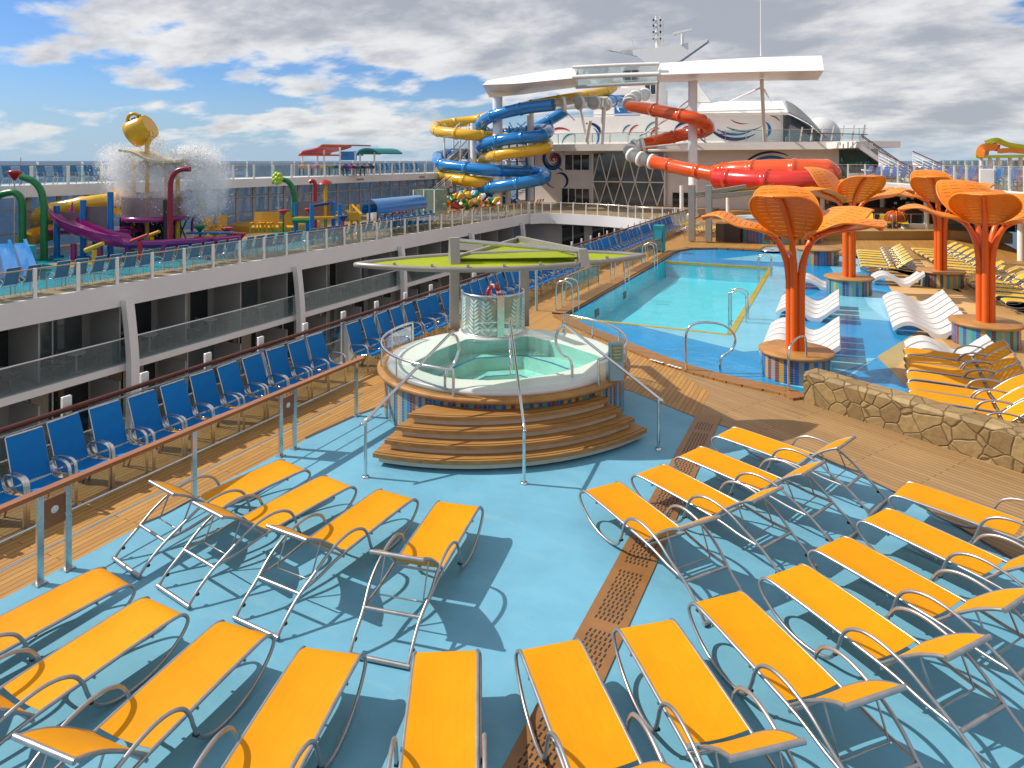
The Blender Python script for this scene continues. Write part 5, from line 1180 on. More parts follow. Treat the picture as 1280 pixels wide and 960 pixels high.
# bar in the shade under the deck
bar = thing('pool_bar', 'dark shaded bar under the curved upper deck with counter and shelves', 'bar')
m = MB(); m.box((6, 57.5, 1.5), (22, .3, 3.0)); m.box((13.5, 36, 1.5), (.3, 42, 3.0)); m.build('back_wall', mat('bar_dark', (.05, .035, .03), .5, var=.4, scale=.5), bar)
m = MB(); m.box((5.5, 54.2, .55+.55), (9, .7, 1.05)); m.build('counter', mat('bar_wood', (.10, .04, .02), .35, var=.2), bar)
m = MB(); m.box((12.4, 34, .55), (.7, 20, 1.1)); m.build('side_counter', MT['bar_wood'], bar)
m = MB(); rn = random.Random(8)
for k in range(46): m.box((rn.uniform(-1, 11), 57.2, rn.choice((1.3, 1.7, 2.1))+.1), (rn.uniform(.1, .3), .15, rn.uniform(.15, .3)), mi=k % 3)
m.build('bottle_shelf', [mat('bottle_amber', (.3, .12, .03), .2), mat('bottle_green', (.03, .1, .06), .2), steel], bar)['kind'] = 'stuff'
for i in range(7):
    t = thing('bar_stool', 'dark bar stool under the upper deck, %s from the left along the counter' % nth(i+1), 'bar stool', (1.8+i*1.15, 53.4, .56), 0, 'stools at the pool bar')
    m = MB(); m.cyl((0, 0, .7), (0, 0, .77), .2, 12); m.build('seat', dark, t); m = MB(); m.cyl((0, 0, 0), (0, 0, .7), .03, 8); m.cyl((0, 0, 0), (0, 0, .03), .2, 12); m.build('stem', steel, t)
t = fence([(2.2, 49.2, .56), (6.4, 51.2, .56), (10, 51.4, .56)], .95, 'steel rail with glass in front of the dark bar')
p = W(1125, 292, .56); t = thing('pod_seat', 'round red-orange shell pod seat on the tan ledge before the bar', 'pod seat', (3.55, 51.3, .56))
m = MB()
m.lathe([(.3, 0), (.54, .1), (.66, .38), (.63, .7), (.44, .95), (.19, 1.04), (.001, 1.06)], n=28); m.build('shell', mat('pod_red', (.55, .07, .02), .35), t)
m = MB()
for k in range(8): a = 2*math.pi*k/8; m.tube([((r+.02)*math.cos(a), (r+.02)*math.sin(a), z) for r, z in ((.55, .1), (.67, .38), (.64, .7), (.45, .96), (.19, 1.05))], .03, 5)
m.build('rib', orange, t)['kind'] = 'stuff'
p = atv(1141, 277, 50); m = MB(); m.box((p.x+.4, 50.6, .72), (2.0, .45, .3), rz=R(20)); tag(m.build('white_bench', white), 'low white bench end on the tan ledge in front of the bar', 'bench')
# stairs up to the higher deck
def stairs(lo_, hi_, w, n, label, ma=white):
    t = thing('outdoor_stairs', label, 'stairs'); lo_, hi_ = Vector(lo_), Vector(hi_); d_ = hi_-lo_; hz = Vector((d_.x, d_.y, 0)); s_ = Vector((-hz.y, hz.x, 0)).normalized()*w/2
    m = MB()
    for k in range(n): q = lo_+d_*((k+.5)/n); m.box(q, (hz.length/n*1.1, w, .05), rz=math.atan2(hz.y, hz.x))
    m.build('tread', MT['port_deck_mat'], t)['kind'] = 'stuff'
    for sg in (-1, 1):
        m = MB(); m.bar(lo_+s_*sg, hi_+s_*sg, .08, .34); m.build('stringer', ma, t)
        m = MB(); m.tube([lo_+s_*sg+Vector((0, 0, 1.0)), hi_+s_*sg+Vector((0, 0, 1.0))], .04, 6); m.build('handrail', mahog, t)
        m = MB()
        for z in (.3, .53, .76): m.tube([lo_+s_*sg+Vector((0, 0, z)), hi_+s_*sg+Vector((0, 0, z))], .02, 5)
        for k in range(5): q = lo_+d_*(k/4)+s_*sg; m.cyl(q, q+Vector((0, 0, 1)), .025, 5)
        m.build('balusters', white, t)
    return t
stairs(atv(1122, 216, 64), atv(1076, 184, 64), 2.2, 14, 'white outdoor stairs coming down from the deck house balcony on the right')
stairs(atv(1172, 232, 54), atv(1120, 206, 58), 2.6, 14, 'lower white outdoor stairs with red handrails landing on the upper deck')
m = MB(); a = atv(1098, 214, 62); m.box((a.x, 62.5, a.z-.3), (4.5, 3.5, .25)); t = m.build('stair_landing', white); tag(t, 'white landing between the two outdoor stair flights', 'landing')
ud = thing('glazed_lounge', 'green-tinted glazed corner below the balcony right of the deck house', 'building')
m = MB(); a, b_ = atv(1050, 195, 70), atv(1098, 195, 66); m.bar((a.x, 70, 4.6), (b_.x, 66, 4.6), .2, 2.7); m.build('glazing', mat('green_glazing', (.02, .07, .06), .06), ud)
m = MB(); m.bar((a.x, 70, 6.3), (b_.x+.6, 66, 6.3), 3, .55); m.build('slab_edge', housew, ud)
t = thing('high_railing', 'white railing posts on the balcony beside the right-hand stairs', 'railing')
for k in range(7): p = atv(1000+13*k, 180, 67.6-.3*k); m = MB(); m.bar((p.x, p.y, 6.7), (p.x+.2, p.y, 8.0), .12, .14); m.build('post', white, t)
m = MB(); m.tube([atv(1000, 166, 67.6), atv(1085, 168, 65.5)], .04, 6); m.build('handrail', mahog, t)
# windscreen masts and shelter far right
def wave_roof(t, P, ex, th, ma, nm='roof'):
    m = MB(); A_ = smooth(P, 5); B_ = [p+Vector(ex) for p in A_]; m.slab(A_, B_, th); return m.build(nm, ma, t)
t = thing('orange_shelter', 'wavy orange and lime green shelter on the upper deck at the right edge', 'shelter')
Yd = 38; exv = (3.2*sT*-.4, 3.2, 0)
wave_roof(t, [atY(1219, 196, Yd), atY(1222, 184, Yd), atY(1232, 179, Yd), atY(1246, 180, Yd)], (.6, 2.4, 0), .4, orange_leaf)
wave_roof(t, [atY(1230, 176, Yd+1), atY(1246, 172, Yd+1), atY(1262, 178, Yd+1), atY(1290, 182, Yd+1)], (.6, 2.6, 0), .3, lime_p, 'lime_roof')
m = MB(); m.bar(atY(1219, 196, Yd), atY(1300, 195, Yd), .15, .16); m.build('lime_beam', lime_p, t)
wave_roof(t, [atY(1246, 186, Yd), atY(1262, 185, Yd), atY(1290, 188, Yd)], (.6, 2.4, 0), .25, orange, 'soffit_panel')
for px in (1226, 1237, 1247, 1262, 1275): m = MB(); m.tube(smooth([atY(px, 195, Yd+.5), atY(px+1, 206, Yd+.5), atY(px+2, 226, Yd+.5)], 3), .1, 6); m.build('post', white, t)
t = thing('deck_screen', 'row of white posts and pale windscreen behind the upper deck chairs', 'windscreen')
for k in range(12): p = atY(1180+9*k, 214, 50-1.0*k); m = MB(); m.cyl((p.x, p.y, 3.45), (p.x, p.y, 4.9), .09, 6); m.build('post', white, t)
m = MB(); a, b_ = atY(1176, 214, 50), atY(1290, 214, 38); m.bar((a.x, a.y, 4.5), (b_.x, b_.y, 4.5), .03, .9); m.build('screen_glass', glass_far, t)
# ---------------------------------------------------------------- splash park on the far side
Z = .104
def base(px, py): return W(px, py, Z)
bk = thing('tipping_bucket', 'big yellow tipping bucket on a tall yellow frame spilling water', 'tipping bucket')
Yb = 36.0
for px, top in ((167, 189), (184, 193), (207, 199), (222, 200)):
    a = atY(px, 300, Yb+(1.4 if px in (167, 207) else 0)); b_ = atY(px, top, Yb+(1.4 if px in (167, 207) else 0)); m = MB(); m.cyl((a.x, a.y, Z), b_, .11, 8); m.build('post', yellow_p, bk)
m = MB()
for (a, b_) in (((167, 210), (184, 198)), ((184, 210), (207, 200)), ((207, 210), (184, 197)), ((207, 200), (222, 208))): m.cyl(atY(*a, Yb+.7), atY(*b_, Yb+.7), .06, 6)
m.build('brace', yellow_p, bk)
m = MB(); C_ = smooth([atY(163, 187, Yb), atY(180, 190, Yb), atY(200, 199, Yb), atY(222, 201, Yb), atY(242, 199, Yb)], 3); m.slab([p+Vector((.5, -1.0, 0)) for p in C_], [p+Vector((-.5, 1.2, 0)) for p in C_], .12); m.build('splash_plate', mat('splash_cream', (.6, .5, .32), .4), bk)
a, b_ = atY(165, 169, Yb), atY(188, 157, Yb); ax = (b_-a).normalized()
m = MB(); m.tube([a+ax*.02, a, a+ax*.25, a+ax*.8, b_, b_+ax*.02], .5, 24, radii=[.60, .72, .74, .70, .64, .60], cap=True); bo = m.build('bucket', yellow_p, bk)
m = MB(); up_ = Vector((0, 0, 1)); sd_ = ax.cross(up_).normalized(); nu = sd_.cross(ax)
for k_ in range(5):
    c0 = a+ax*(.38+.16*k_); A2_ = R(62+(k_ % 2)*6); d_ = (nu*math.sin(A2_)-sd_*math.cos(A2_)) if (nu*math.sin(A2_)-sd_*math.cos(A2_)).dot(Vector((sT, -cT, 0))) > 0 else (nu*math.sin(A2_)+sd_*math.cos(A2_)); m.box(c0+d_*.725, (.10, .05, .07))
m.build('black_lettering', blackp, bo)['kind'] = 'stuff'
m = MB(); m.tube([a-ax*.012, a-ax*.01], .62, 24); m.build('bucket_mouth', mat('bucket_inside', (.16, .09, .01), .5), bo)
m = MB(); m.tube(smooth([atY(161, 165, Yb-.3), atY(159, 154, Yb-.3), atY(161, 145, Yb-.3), atY(168, 142, Yb-.3), atY(173, 145, Yb-.3)], 4), .09, 8); m.build('handle', yellow_p, bo)
m = MB(); m.tube(smooth([atY(184, 194, Yb-.2), atY(184, 183, Yb-.2), atY(187, 174, Yb-.2), atY(189, 164, Yb-.4)], 4), .12, 8); m.build('neck', yellow_p, bk)
# falling and splashing water: thousands of droplets
rn = random.Random(12); wm = MB()
wmat = sling('white_water', (.97, .98, .99), .5); wmat.node_tree.nodes['Mix Shader'].inputs[0].default_value = .45; 
def drop(p, r):
    a = Vector((rn.gauss(0, 1), rn.gauss(0, 1), rn.gauss(0, 1))).normalized()*r; b_ = Vector((rn.gauss(0, 1), rn.gauss(0, 1), rn.gauss(0, 1))).normalized()*r; c_ = a.cross(b_).normalized()*r
    wm.add([p+a, p-a*.5+b_, p-a*.5-b_*.8+c_*.5, p+c_], [(0, 1, 2), (0, 3, 1), (1, 3, 2), (2, 3, 0)])
def burst(cx, cy, rx, ry, n, r0, r1, top=0):
    for _ in range(n):
        px = cx+rn.gauss(0, rx); py = cy+rn.gauss(0, ry); py = max(py, cy-2.2*ry)
        drop(atY(px, py, Yb+rn.gauss(0, .8)), r0+(r1-r0)*rn.random()**2)
burst(236, 190, 9, 3.5, 1589, 0.025, 0.096); burst(246, 197, 13, 7, 2431, 0.015, 0.072); burst(250, 215, 15, 13, 2992, 0.0125, 0.054); burst(248, 240, 17, 24, 2431, 0.01, 0.048); burst(268, 232, 10, 20, 841, 0.01, 0.036)
burst(150, 192, 10, 5, 1215, 0.015, 0.06); burst(146, 205, 12, 12, 1776, 0.0125, 0.054); burst(158, 235, 13, 22, 1402, 0.01, 0.042); burst(196, 182, 7, 8, 748, 0.0125, 0.048); burst(195, 230, 13, 26, 1870, 0.01, 0.042)
fog = bpy.data.materials.new('spray_fog'); fog.use_nodes = True; n_ = fog.node_tree.nodes; l_ = fog.node_tree.links; n_.remove(n_['Principled BSDF'])
pv = n_.new('ShaderNodeVolumePrincipled'); pv.inputs['Color'].default_value = (.97, .98, 1, 1); l_.new(pv.outputs[0], n_['Material Output'].inputs['Volume'])
tcx = n_.new('ShaderNodeTexCoord'); gr = n_.new('ShaderNodeTexGradient'); gr.gradient_type = 'SPHERICAL'; l_.new(tcx.outputs['Object'], gr.inputs[0])
nz = n_.new('ShaderNodeTexNoise'); nz.inputs['Scale'].default_value = 2.2; nz.inputs['Detail'].default_value = 5; l_.new(tcx.outputs['Object'], nz.inputs['Vector'])
r1 = n_.new('ShaderNodeMapRange'); r1.inputs[1].default_value = .42; r1.inputs[2].default_value = .62; l_.new(nz.outputs['Fac'], r1.inputs[0])
mu = n_.new('ShaderNodeMath'); mu.operation = 'MULTIPLY'; l_.new(gr.outputs['Fac'], mu.inputs[0]); l_.new(r1.outputs[0], mu.inputs[1])
m3 = n_.new('ShaderNodeMath'); m3.operation = 'MULTIPLY'; m3.inputs[1].default_value = 3.4; l_.new(mu.outputs[0], m3.inputs[0]); l_.new(m3.outputs[0], pv.inputs['Density'])
w_ = wm.build('water_spray', wmat); w_['kind'] = 'stuff'; tag(w_, 'white water splashing down in a spray around the tipping bucket', 'water spray')
for px_, py_, rx_, rz_ in ((247, 203, 1.5, 1.3), (256, 232, 1.7, 2.0), (150, 203, 1.3, 1.1), (156, 228, 1.2, 1.6), (198, 222, 1.2, 2.2)):
    q = atY(px_, py_, Yb); mb = MB(); mb.ball((0, 0, 0), 1.0, 14); fo = mb.build('spray_mist', fog, w_, loc=(q.x, q.y, q.z)); fo.scale = (rx_, rx_, rz_)
    fo['kind'] = 'stuff'
def arch(name, P, r, ma, label, Y, cat='spray arch'):
    t = thing(name, label, cat); pts = [atY(px, py, Y) for px, py in P]; pts[0].z = Z; m = MB(); m.tube(smooth(pts, 5), r, 10); m.build('pipe', ma, t)
    m = MB(); m.cyl((pts[0].x, pts[0].y, Z), (pts[0].x, pts[0].y, Z+.06), r*2.2, 12); m.build('base_plate', ma, t); return t
arch('spray_arch', [(55, 316), (55, 270), (54, 250), (50, 236), (41, 226), (27, 221)], .16, green_p, 'taller green spray arch standing left of the purple slide', 33)
arch('spray_arch', [(28, 318), (28, 262), (26, 248), (19, 241), (10, 241), (0, 244), (-8, 250)], .16, green_p, 'lower green spray arch at the left edge of the picture', 33)
arch('spray_pipe', [(213, 302), (213, 245), (214, 225), (220, 215), (229, 211.5), (238, 211.5)], .13, mat('dark_crimson', (.25, .01, .03), .3), 'dark crimson bent spray pipe in front of the bucket frame', 34)
arch('spray_arch', [(368, 275), (368, 252), (366, 236), (360, 227), (348, 223)], .16, green_p, 'green spray arch with a lime flower head on the far splash pad', 42)
arch('spray_pipe', [(394, 262), (394, 240), (394, 230), (391, 226), (387, 228)], .13, red_p, 'red hooked spray pipe rising behind the play platform', 44)
t = thing('flower_sprayer', 'lime green flower head hanging from the green spray arch', 'flower sprayer'); c_ = atY(347, 223, 41.6); m = MB()
for k in range(7): a = 2*math.pi*k/7; m.ball((c_.x+.26*math.cos(a), c_.y, c_.z+.26*math.sin(a)), .16, 8)
m.ball(c_, .2, 8); m.build('petals', lime_p, t)
t = thing('heart_sprayer', 'dark red fan-shaped sprayer on a thin pole above the green arches', 'sprayer'); c_ = atY(18, 218, 34); m = MB(); m.tube([c_+Vector((0, 0, -.32)), c_, c_+Vector((0, 0, .12)), c_+Vector((0, 0, .2))], .3, 12, radii=[.03, .26, .36, .2]); m.build('fan_head', red_p, t)
m = MB(); m.cyl((c_.x, c_.y, Z), c_, .04, 6); m.build('pole', steel, t)
t = thing('lamp_mast', 'thin grey mast with a pointed tip at the left of the splash park', 'mast'); c_ = atY(26, 197, 37); m = MB(); m.cyl((c_.x, c_.y, 3.6), c_, .06, 6, r2=.02); m.build('pole', MT['grey_mullion'], t)
# tower of blue posts, meshed platform and slides
pf = thing('play_tower', 'splash park play tower with blue posts, see-through mesh walls and dark braced legs', 'play tower')
mesh_m = glassy('mesh_panel', (.55, .5, .52), 0, .4, 1.1, film=.38, filmcol=(.42, .36, .38))
for px, py, Y in ((71, 257, 34), (104, 250, 34), (119, 243, 37), (138, 240, 34), (165, 250, 38), (223, 250, 38), (208, 250, 35)):
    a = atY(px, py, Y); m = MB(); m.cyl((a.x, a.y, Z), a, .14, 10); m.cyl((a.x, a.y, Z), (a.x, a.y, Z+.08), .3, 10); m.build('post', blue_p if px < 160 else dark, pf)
for q in (((74, 265), (102, 284), 34), ((106, 258), (137, 290), 34.2)):
    a, b_ = atY(*q[0], q[2]), atY(*q[1], q[2]); m = MB(); m.bar((a.x, a.y, (a.z+b_.z)/2), (b_.x, b_.y, (a.z+b_.z)/2), .03, abs(a.z-b_.z)); m.build('mesh_wall', mesh_m, pf)
c_ = atY(195, 262, 36.2); m = MB(); m.lathe([(1.55, 0), (1.62, 1.0)], (c_.x, c_.y, c_.z-.3), 28); m.build('mesh_drum', mesh_m, pf)
m = MB(); m.lathe([(.01, -.15), (1.62, -.15), (1.62, .08), (.01, .08)], (c_.x, c_.y, c_.z-.4), 28); m.build('drum_floor', purple, pf)
m = MB(); c2 = atY(120, 285, 36); m.bar((c2.x-1.8, c2.y-.8, c2.z-.1), (c2.x+2.2, c2.y+1, c2.z-.1), 2.2, .18); m.build('platform', purple, pf)
m = MB()
for px in range(150, 225, 12): a, b_ = atY(px, 272, 36.5), atY(px+12, 303, 36.5); m.cyl(a, b_, .04, 5); a, b_ = atY(px+12, 272, 36.5), atY(px, 303, 36.5); m.cyl(a, b_, .04, 5)
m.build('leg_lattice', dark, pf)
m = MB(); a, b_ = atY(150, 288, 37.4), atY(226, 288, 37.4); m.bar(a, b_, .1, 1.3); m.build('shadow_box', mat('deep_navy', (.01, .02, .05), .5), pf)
t = thing('yellow_tube_slide', 'yellow tube slide curling out of the play tower toward the left', 'water slide'); m = MB()
S = smooth([atY(*q) for q in ((146, 250, 36.5), (115, 254, 36), (85, 259, 36), (60, 265, 36), (47, 272, 36.5), (46, 280, 37.5), (62, 284, 38), (92, 284, 38))], 5); m.tube(S, .42, 14, radii=[.42*(1.1 if i % 7 == 0 else 1) for i in range(len(S))]); m.build('slide_tube', tube_yellow, t)
m = MB(); S = smooth([atY(*q) for q in ((66, 290, 36), (48, 294, 35), (36, 298, 34), (31, 303, 33.3))], 4); m.tube(S, .42, 14); m.build('slide_exit', mat('amber_fibreglass', (.6, .27, .01), .25), t)
c_ = atY(152, 251, 37); m = MB(); m.tube([c_+Vector((0, -.2, 0)), c_+Vector((0, .2, 0))], .75, 18); m.build('slide_entry', tube_yellow, t)
t = thing('purple_slide', 'open magenta slide sweeping from the blue posts across the splash pad', 'water slide')
S = smooth([atY(*q) for q in ((75, 266, 34), (77, 276, 33.8), (86, 286, 33.5), (104, 294, 33.2), (128, 302, 33), (155, 307, 33), (190, 308, 33.2), (225, 306, 33.6), (262, 304, 34), (300, 301, 34.4))], 6)
m = MB(); n = len(S); rows = []
for i in range(n):
    tn = (S[min(i+1, n-1)]-S[max(i-1, 0)]); tn.z = 0; tn.normalize(); s_ = Vector((-tn.y, tn.x, 0)); w_ = .55 if i < n*.6 else .42; hgt = .62 if i < n*.55 else .36
    rows.append([S[i]+s_*w_*math.cos(R(a_))+Vector((0, 0, hgt*(1-math.sin(R(a_))) - .1)) for a_ in (0, 25, 50, 75, 105, 130, 155, 180)])
cols = list(zip(*rows))
for j in range(7): m.slab([p for p in cols[j]], [p for p in cols[j+1]], .05)
m.build('channel', purple, t)
for px in (92, 125, 160, 205, 260): a = atY(px, 306, 33.1); m = MB(); m.cyl((a.x, a.y, Z), (a.x, a.y, a.z+.05), .14, 8); m.build('support_post', purple, t)
t = thing('double_kids_slide', 'bright blue double children slide with two lanes at the left edge', 'slide')
A0, A1, B0, B1 = atY(-8, 308, 30.5), atY(31, 306, 30.5), W(-2, 352, Z+.1), W(46, 346, Z+.1)
m = MB()
def lane(f0, f1):
    a, b_, c2, d2 = A0.lerp(A1, f0), A0.lerp(A1, f1), B0.lerp(B1, f0), B0.lerp(B1, f1)
    L1 = [a, a.lerp(c2, .3), a.lerp(c2, .8)-Vector((0, 0, .06)), c2]; L2_ = [b_, b_.lerp(d2, .3), b_.lerp(d2, .8)-Vector((0, 0, .06)), d2]; return L1, L2_
for f0, f1 in ((0, .5), (.5, 1)): L1, L2_ = lane(f0+.02, f1-.02); m.slab(L1, L2_, -.1)
m.build('lanes', tube_blue, t)
for f in (0, .5, 1): a, b_ = A0.lerp(A1, f), B0.lerp(B1, f); m = MB(); m.bar(a+Vector((0, 0, .1)), b_+Vector((0, 0, .1)), .12, .34); m.build('side_wall', tube_blue, t)
m = MB(); c_ = (A0+A1)/2; m.box((c_.x-.5, c_.y+.7, c_.z/2), (1.2, .8, c_.z-.2)); m.build('step_block', aqua_p, t)
def cannon(px, py, top, Y, ma, label, tilt=1):
    t = thing('water_cannon', label, 'water cannon'); a = atY(px, top, Y); m = MB(); m.tube(smooth([(a.x, a.y, Z), (a.x, a.y, a.z-.2), a], 3), .1, 8); m.build('stand', ma, t)
    m = MB(); m.cyl(a+Vector((-.42, -.1, -.05)), a+Vector((.42, .1, .28*tilt)), .11, 8, r2=.08); m.build('barrel', ma, t)
cannon(118, 330, 312, 29, yellow_p, 'yellow water cannon standing in front of the purple slide'); cannon(175, 318, 301, 31, red_p, 'red water cannon in front of the bucket frame'); cannon(190, 300, 296, 34, yellow_p, 'small yellow water cannon at the foot of the bucket frame')
def bowl(px, py, Y, r, ma, label, ped=None, nm='spray_bowl'):
    t = thing(nm, label, 'spray bowl'); a = atY(px, py, Y); m = MB(); m.lathe([(.05, -.25*r/.3), (r, .05), (r*.9, .08), (.001, 0)], a, 14); m.build('bowl', ma, t); m = MB(); m.cyl((a.x, a.y, Z), (a.x, a.y, a.z-.2*r/.3), .06, 6); m.build('stem', ped or ma, t)
bowl(250, 283, 36, .36, green_p, 'green spray bowl on a stem right of the spray'); bowl(250, 298, 35, .3, red_p, 'low red spray bowl nearest the magenta slide end', yellow_p); bowl(284, 286, 37, .34, red_p, 'red spray bowl on a green stem, leftmost of the cluster of three', green_p); bowl(291, 293, 36, .3, red_p, 'red spray bowl in the middle of the cluster of three', red_p); bowl(301, 293, 36, .3, red_p, 'red spray bowl at the right of the cluster of three', red_p); bowl(354, 264, 41, .3, red_p, 'red spray bowl before the adirondack chairs', green_p); bowl(388, 262, 40, .36, red_p, 'red spray bowl beside the play platform', blue_p); bowl(429, 271, 39, .3, navy, 'navy spray bowl right of the play platform', red_p)
t = thing('spray_table', 'low blue water table with yellow petal legs', 'water table'); a = atY(263, 291, 36); m = MB(); m.box(a, (2.4, .5, .1), rz=R(25), bev=.03); m.build('table_top', blue_p, t)
m = MB(); m.lathe([(.34, -1), (.38, -.5), (.25, -.06)], a, 10); m.build('pedestal', yellow_p, t)
t = thing('leaf_sprayer', 'lime kite-shaped leaf sprayer with purple arms in the spray', 'sprayer'); m = MB(); P = [atY(*q, 37) for q in ((244, 241), (256, 254), (259, 257), (246, 268), (247, 255))]; m.add(P+[p+Vector((-.03, .12, 0)) for p in P], [(0, 1, 2, 3, 4), (9, 8, 7, 6, 5)]+[(i, (i+1) % 5, 5+(i+1) % 5, 5+i) for i in range(5)]); m.build('leaf_panel', lime_p, t)
m = MB(); m.tube(smooth([atY(232, 238, 37), atY(244, 240, 37), atY(258, 254, 37), atY(256, 262, 37), atY(242, 272, 37), atY(240, 290, 37)], 4), .07, 6); m.tube([atY(251, 247, 37), atY(262, 234, 37)], .05, 6); m.build('arm', purple, t)
# adirondack chairs on a round platform, second play platform
m = MB(); a = base(345, 285); m.lathe([(.01, .45), (3.0, .45), (3.05, .35), (3.05, 0)], (a.x, a.y, Z), 32); tag(m.build('round_platform', mat('platform_amber', (.5, .25, .02), .5)), 'round amber platform carrying yellow adirondack chairs on the splash pad', 'platform')
def adir():
    m = MB(); m.box((0, 0, .36), (.6, .62, .05), rot=Matrix.Rotation(R(12), 3, 'Y')); m.box((-.36, 0, .75), (.06, .62, .95), rot=Matrix.Rotation(R(-20), 3, 'Y'))
    for s_ in (-.34, .34): m.box((.02, s_, .58), (.7, .12, .04)); m.box((.3, s_, .28), (.06, .08, .58)); m.box((-.3, s_, .28), (.06, .08, .56))
    return tag(m.build('adirondack_chair', mat('chair_amber', (.66, .33, .02), .5)), 'chair', 'chair')
ar = Row(adir())
for i, px in enumerate((322, 332, 342, 360)): p = atY(px, 272, 41.5); ar.put((p.x, p.y, Z+.45), R(-60+5*i), 'yellow adirondack chair on the round amber platform, %s from the left' % nth(i+1), 'adirondack chairs on the platform')
for i, px in enumerate((258, 275)): p = atY(px, 276, 44.5); ar.put((p.x, p.y, Z), R(-60), 'yellow adirondack chair behind the spray below the windows, the %s one' % ('left' if i == 0 else 'right'), 'adirondack chairs by the windows')
t = thing('low_play_platform', 'play platform with blue posts, grey mesh panels and a yellow floor', 'play platform')
for px, py, Y in ((370, 253, 41), (417, 252, 41), (425, 255, 40), (390, 255, 39), (384, 252, 44)): a = atY(px, py, Y); m = MB(); m.cyl((a.x, a.y, Z), a, .13, 8); m.build('post', blue_p, t)
a, b_ = atY(371, 261, 41), atY(416, 261, 41); m = MB(); m.bar(a, b_, .04, .9); m.build('mesh_panel', mesh_m, t)
a, b_ = atY(371, 272, 41), atY(420, 271, 41); m = MB(); m.bar(a, b_, 1.8, .12); m.build('floor', yellow_p, t)
a, b_ = atY(366, 276, 40), atY(390, 276, 40); m = MB(); m.cyl(a, b_, .14, 8); m.build('green_beam', green_p, t)
a, b_ = atY(391, 257, 40.3), atY(411, 254, 40.3); m = MB(); m.cyl(a, b_, .1, 8); m.build('navy_beam', navy, t)
t = thing('spray_umbrella', 'small red umbrella sprayer on a yellow pole over the play platform', 'sprayer'); a = atY(407, 229, 41); m = MB(); m.cyl((a.x, a.y, Z), a, .1, 8); m.build('pole', yellow_p, t); m = MB(); m.lathe([(.45, -.05), (.3, .12), (.001, .25)], a, 14); m.build('cap', red_p, t)
t = thing('yellow_play_frame', 'yellow play frame with a slanted ladder right of the play platform', 'play frame'); m = MB()
for px in (439, 448): a = atY(px, 256, 42); m.cyl((a.x, a.y, Z), a, .1, 8)
m.bar(atY(440, 256, 42), atY(452, 268, 41), .08, .1); m.bar(atY(438, 270, 42), atY(450, 270, 42), .6, .5); m.build('frame', yellow_p, t)
m = MB(); a = base(352, 270); m.cyl((a.x, a.y, Z), (a.x, a.y, 3.3), .32, 14); tag(m.build('white_pillar', white), 'stout white pillar behind the lime flower sprayer', 'pillar')
t = thing('planter_box', 'white planter box with a small green bush beside the lemon loungers', 'planter'); a = base(465, 275); m = MB(); m.box((a.x, a.y, .45), (.6, .6, .7), bev=.03); m.build('box', white, t)
m = MB(); rn = random.Random(2)
for k in range(150): q = Vector((rn.gauss(0, .2), rn.gauss(0, .2), .85+rn.uniform(0, .35))); d_ = Vector((rn.uniform(-1, 1), rn.uniform(-1, 1), rn.uniform(-.3, 1))).normalized()*.12; e_ = Vector((d_.y, -d_.x, 0)).normalized()*.05; m.add([a+q, a+q+d_*.5+e_, a+q+d_, a+q+d_*.5-e_], [(0, 1, 2, 3)])
m.build('foliage', mat('leaf_green', (.05, .12, .03), .5, var=.3), t)
t = thing('blue_cabana', 'long bright blue barrel canopy over a row of blue seats', 'canopy'); a, b_ = atY(462, 263, 46), atY(524, 259, 52); d_ = (b_-a); d_.z = 0; s_ = Vector((-d_.y, d_.x, 0)).normalized(); m = MB()
A_ = [a+s_*.7*math.cos(R(q))+Vector((0, 0, .75*math.sin(R(q)))) for q in range(-20, 201, 20)]; m.slab(A_, [p+d_ for p in A_], .06); m.build('barrel_roof', tube_blue, t)
m = MB()
for k in range(8): q = a+d_*(k/7); m.cyl((q.x, q.y, Z), (q.x, q.y, q.z+.6), .06, 6)
m.build('legs', blue_p, t)['kind'] = 'stuff'
sl_ = Row(tag(chair_parts(blue_sling, None, 4, True), 'c', 'deck chair'))
for i in range(9): q = a+d_*(i/8)-s_*1.2; sl_.put((q.x, q.y, Z), math.atan2(-s_.y, -s_.x), 'small blue seat in front of the blue barrel canopy, %s from the left' % nth(i+1), 'blue seats by the barrel canopy')
t = thing('glass_lobby', 'glazed stair lobby with pale green panes at the far end of the splash park', 'glass box'); a, b_ = atY(526, 250, 55), atY(550, 250, 57); m = MB(); m.box(((a.x+b_.x)/2, (a.y+b_.y)/2, 1.3), (2.0, 2.0, 2.5)); m.build('glazing', glassy('lobby_glass', (.6, .75, .7), .05, film=.35, filmcol=(.4, .55, .5)), t)
m = MB()
for dx in (-1, 0, 1): m.box(((a.x+b_.x)/2+dx, (a.y+b_.y)/2-1.02, 1.3), (.08, .06, 2.5))
m.build('frame', white, t)
t = thing('coral_sculpture', 'heap of bright orange, red, white and green balloon-like coral shapes', 'sculpture'); cm_ = [orange, red_p, white, green_p, yellow_p, aqua_p]; rn = random.Random(17); mm = [MB() for _ in cm_]
for k in range(110):
    px = rn.uniform(558, 622); hgt = 17*(1-abs((px-585)/42)**2)+4; p = atY(px, 264-rn.random()*max(4, hgt), 58+rn.uniform(-1.5, 1)); i = rn.randrange(6); q = p+Vector((rn.uniform(-.7, .7), rn.uniform(-.5, .5), rn.uniform(.0, .5))); mm[i].tube([p, p.lerp(q, .5)+Vector((0, 0, .1)), q], .2, 8, radii=[.14, .22, .14])
for i, m in enumerate(mm): m.build('coral_blobs', cm_[i], t)['kind'] = 'stuff'
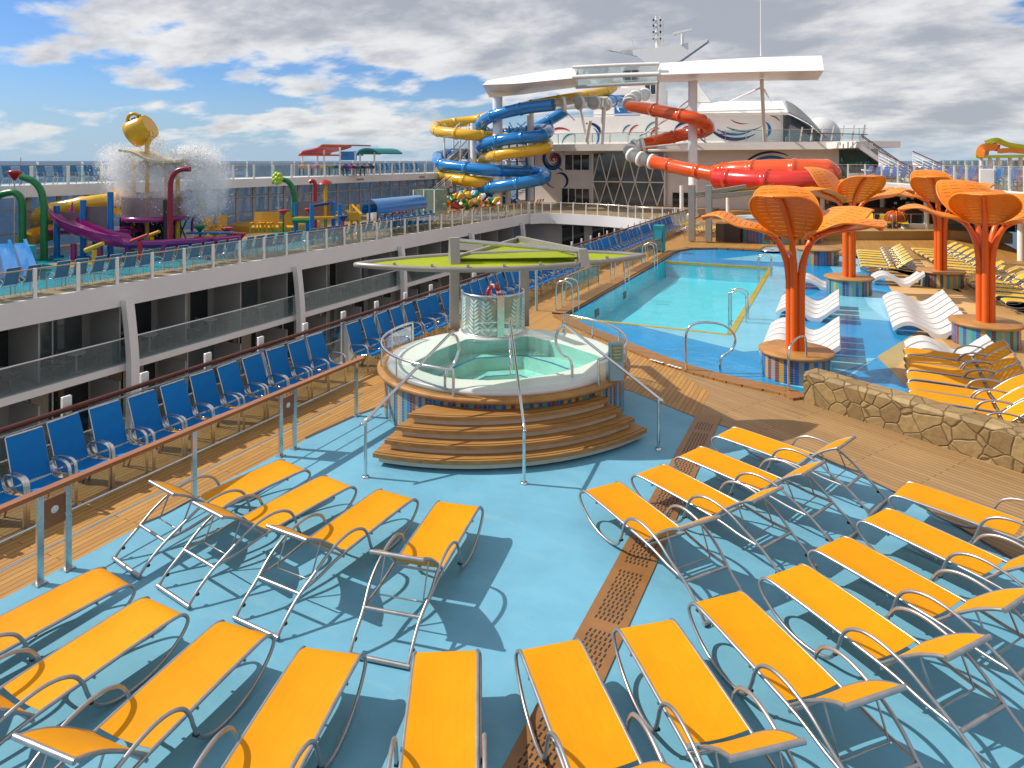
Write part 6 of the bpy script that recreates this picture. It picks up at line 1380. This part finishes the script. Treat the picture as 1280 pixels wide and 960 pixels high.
# shelters on the running track
t = thing('red_shelter', 'red curved-roof shelter on the running track against the sea', 'shelter'); Y = 60
wave_roof(t, [atY(373, 194, Y), atY(377, 189, Y), atY(388, 186.5, Y), atY(397, 184, Y), atY(402, 182, Y)], (1.2, 2.6, 0), .12, mat('shelter_pink', (.5, .08, .09), .4)); wave_roof(t, [atY(397, 184, Y-.1), atY(402, 182, Y-.1), atY(432, 182.5, Y+2)], (1.0, 2.4, 0), .12, mat('shelter_red', (.5, .10, .04), .4), 'upper_roof')
m = MB(); m.bar(atY(373, 194, Y), atY(428, 194, Y+1), .1, .15); m.build('beam', MT['shelter_red'], t)
for px in (378, 397, 405, 425): a, b_ = atY(px, 184 if 398 < px else 193, Y+.6), atY(px, 216, Y+.6); m = MB(); m.cyl(a, (a.x, a.y, 3.6), .08, 6); m.build('post', white, t)
t = thing('blue_shelter', 'blue arched-roof shelter on the running track right of the red one', 'shelter')
wave_roof(t, [atY(444, 192, Y+1), atY(448, 187.5, Y+1), atY(457, 185, Y+1), atY(466, 186.5, Y+1), atY(473, 191, Y+1)], (.8, 2.6, 0), .15, tealp); wave_roof(t, [atY(426, 194.5, Y+3), atY(427, 190, Y+3), atY(446, 189, Y+3)], (.8, 2.2, 0), .15, tube_blue, 'lower_roof')
m = MB(); m.bar(atY(426, 194.8, Y+2), atY(446, 194.8, Y+2), .1, .8); m.build('blue_valance', tube_blue, t)
for px in (444, 450, 468): a = atY(px, 190, Y+1.6); m = MB(); m.cyl((a.x, a.y, 3.6), a, .08, 6); m.build('post', white, t)
rn = random.Random(31); cols_ = [orange, pink_p, yellow_p, green_p, dark, purple, dark, dark]
for i in range(8):
    a = atY(382+11*i, 212, 59.5); t = thing('game_table', 'small %s game table on the running track under the shelters, %s from the left' % (['orange', 'pink', 'yellow', 'green', 'black', 'purple', 'black', 'black'][i], nth(i+1)), 'game table', (a.x, a.y, 3.61), 0, 'game tables under the shelters'); m = MB(); m.box((0, 0, .75), (1.1, .7, .25), bev=.03); m.build('table_top', cols_[i], t)
    for dx in (-.45, .45):
        for dy in (-.25, .25): m = MB(); m.cyl((dx, dy, 0), (dx, dy, .65), .05, 5); m.build('leg', white if i % 2 else dark, t)
stairs(atv(548, 222, 66), atv(580, 186, 66), 1.4, 12, 'thin grey stairs rising from the running track toward the yellow slide', MT['grey_mullion'])
stairs(atv(524, 262, 60), atv(560, 232, 60), 1.4, 12, 'thin grey stairs from the splash deck up toward the running track', MT['grey_mullion'])
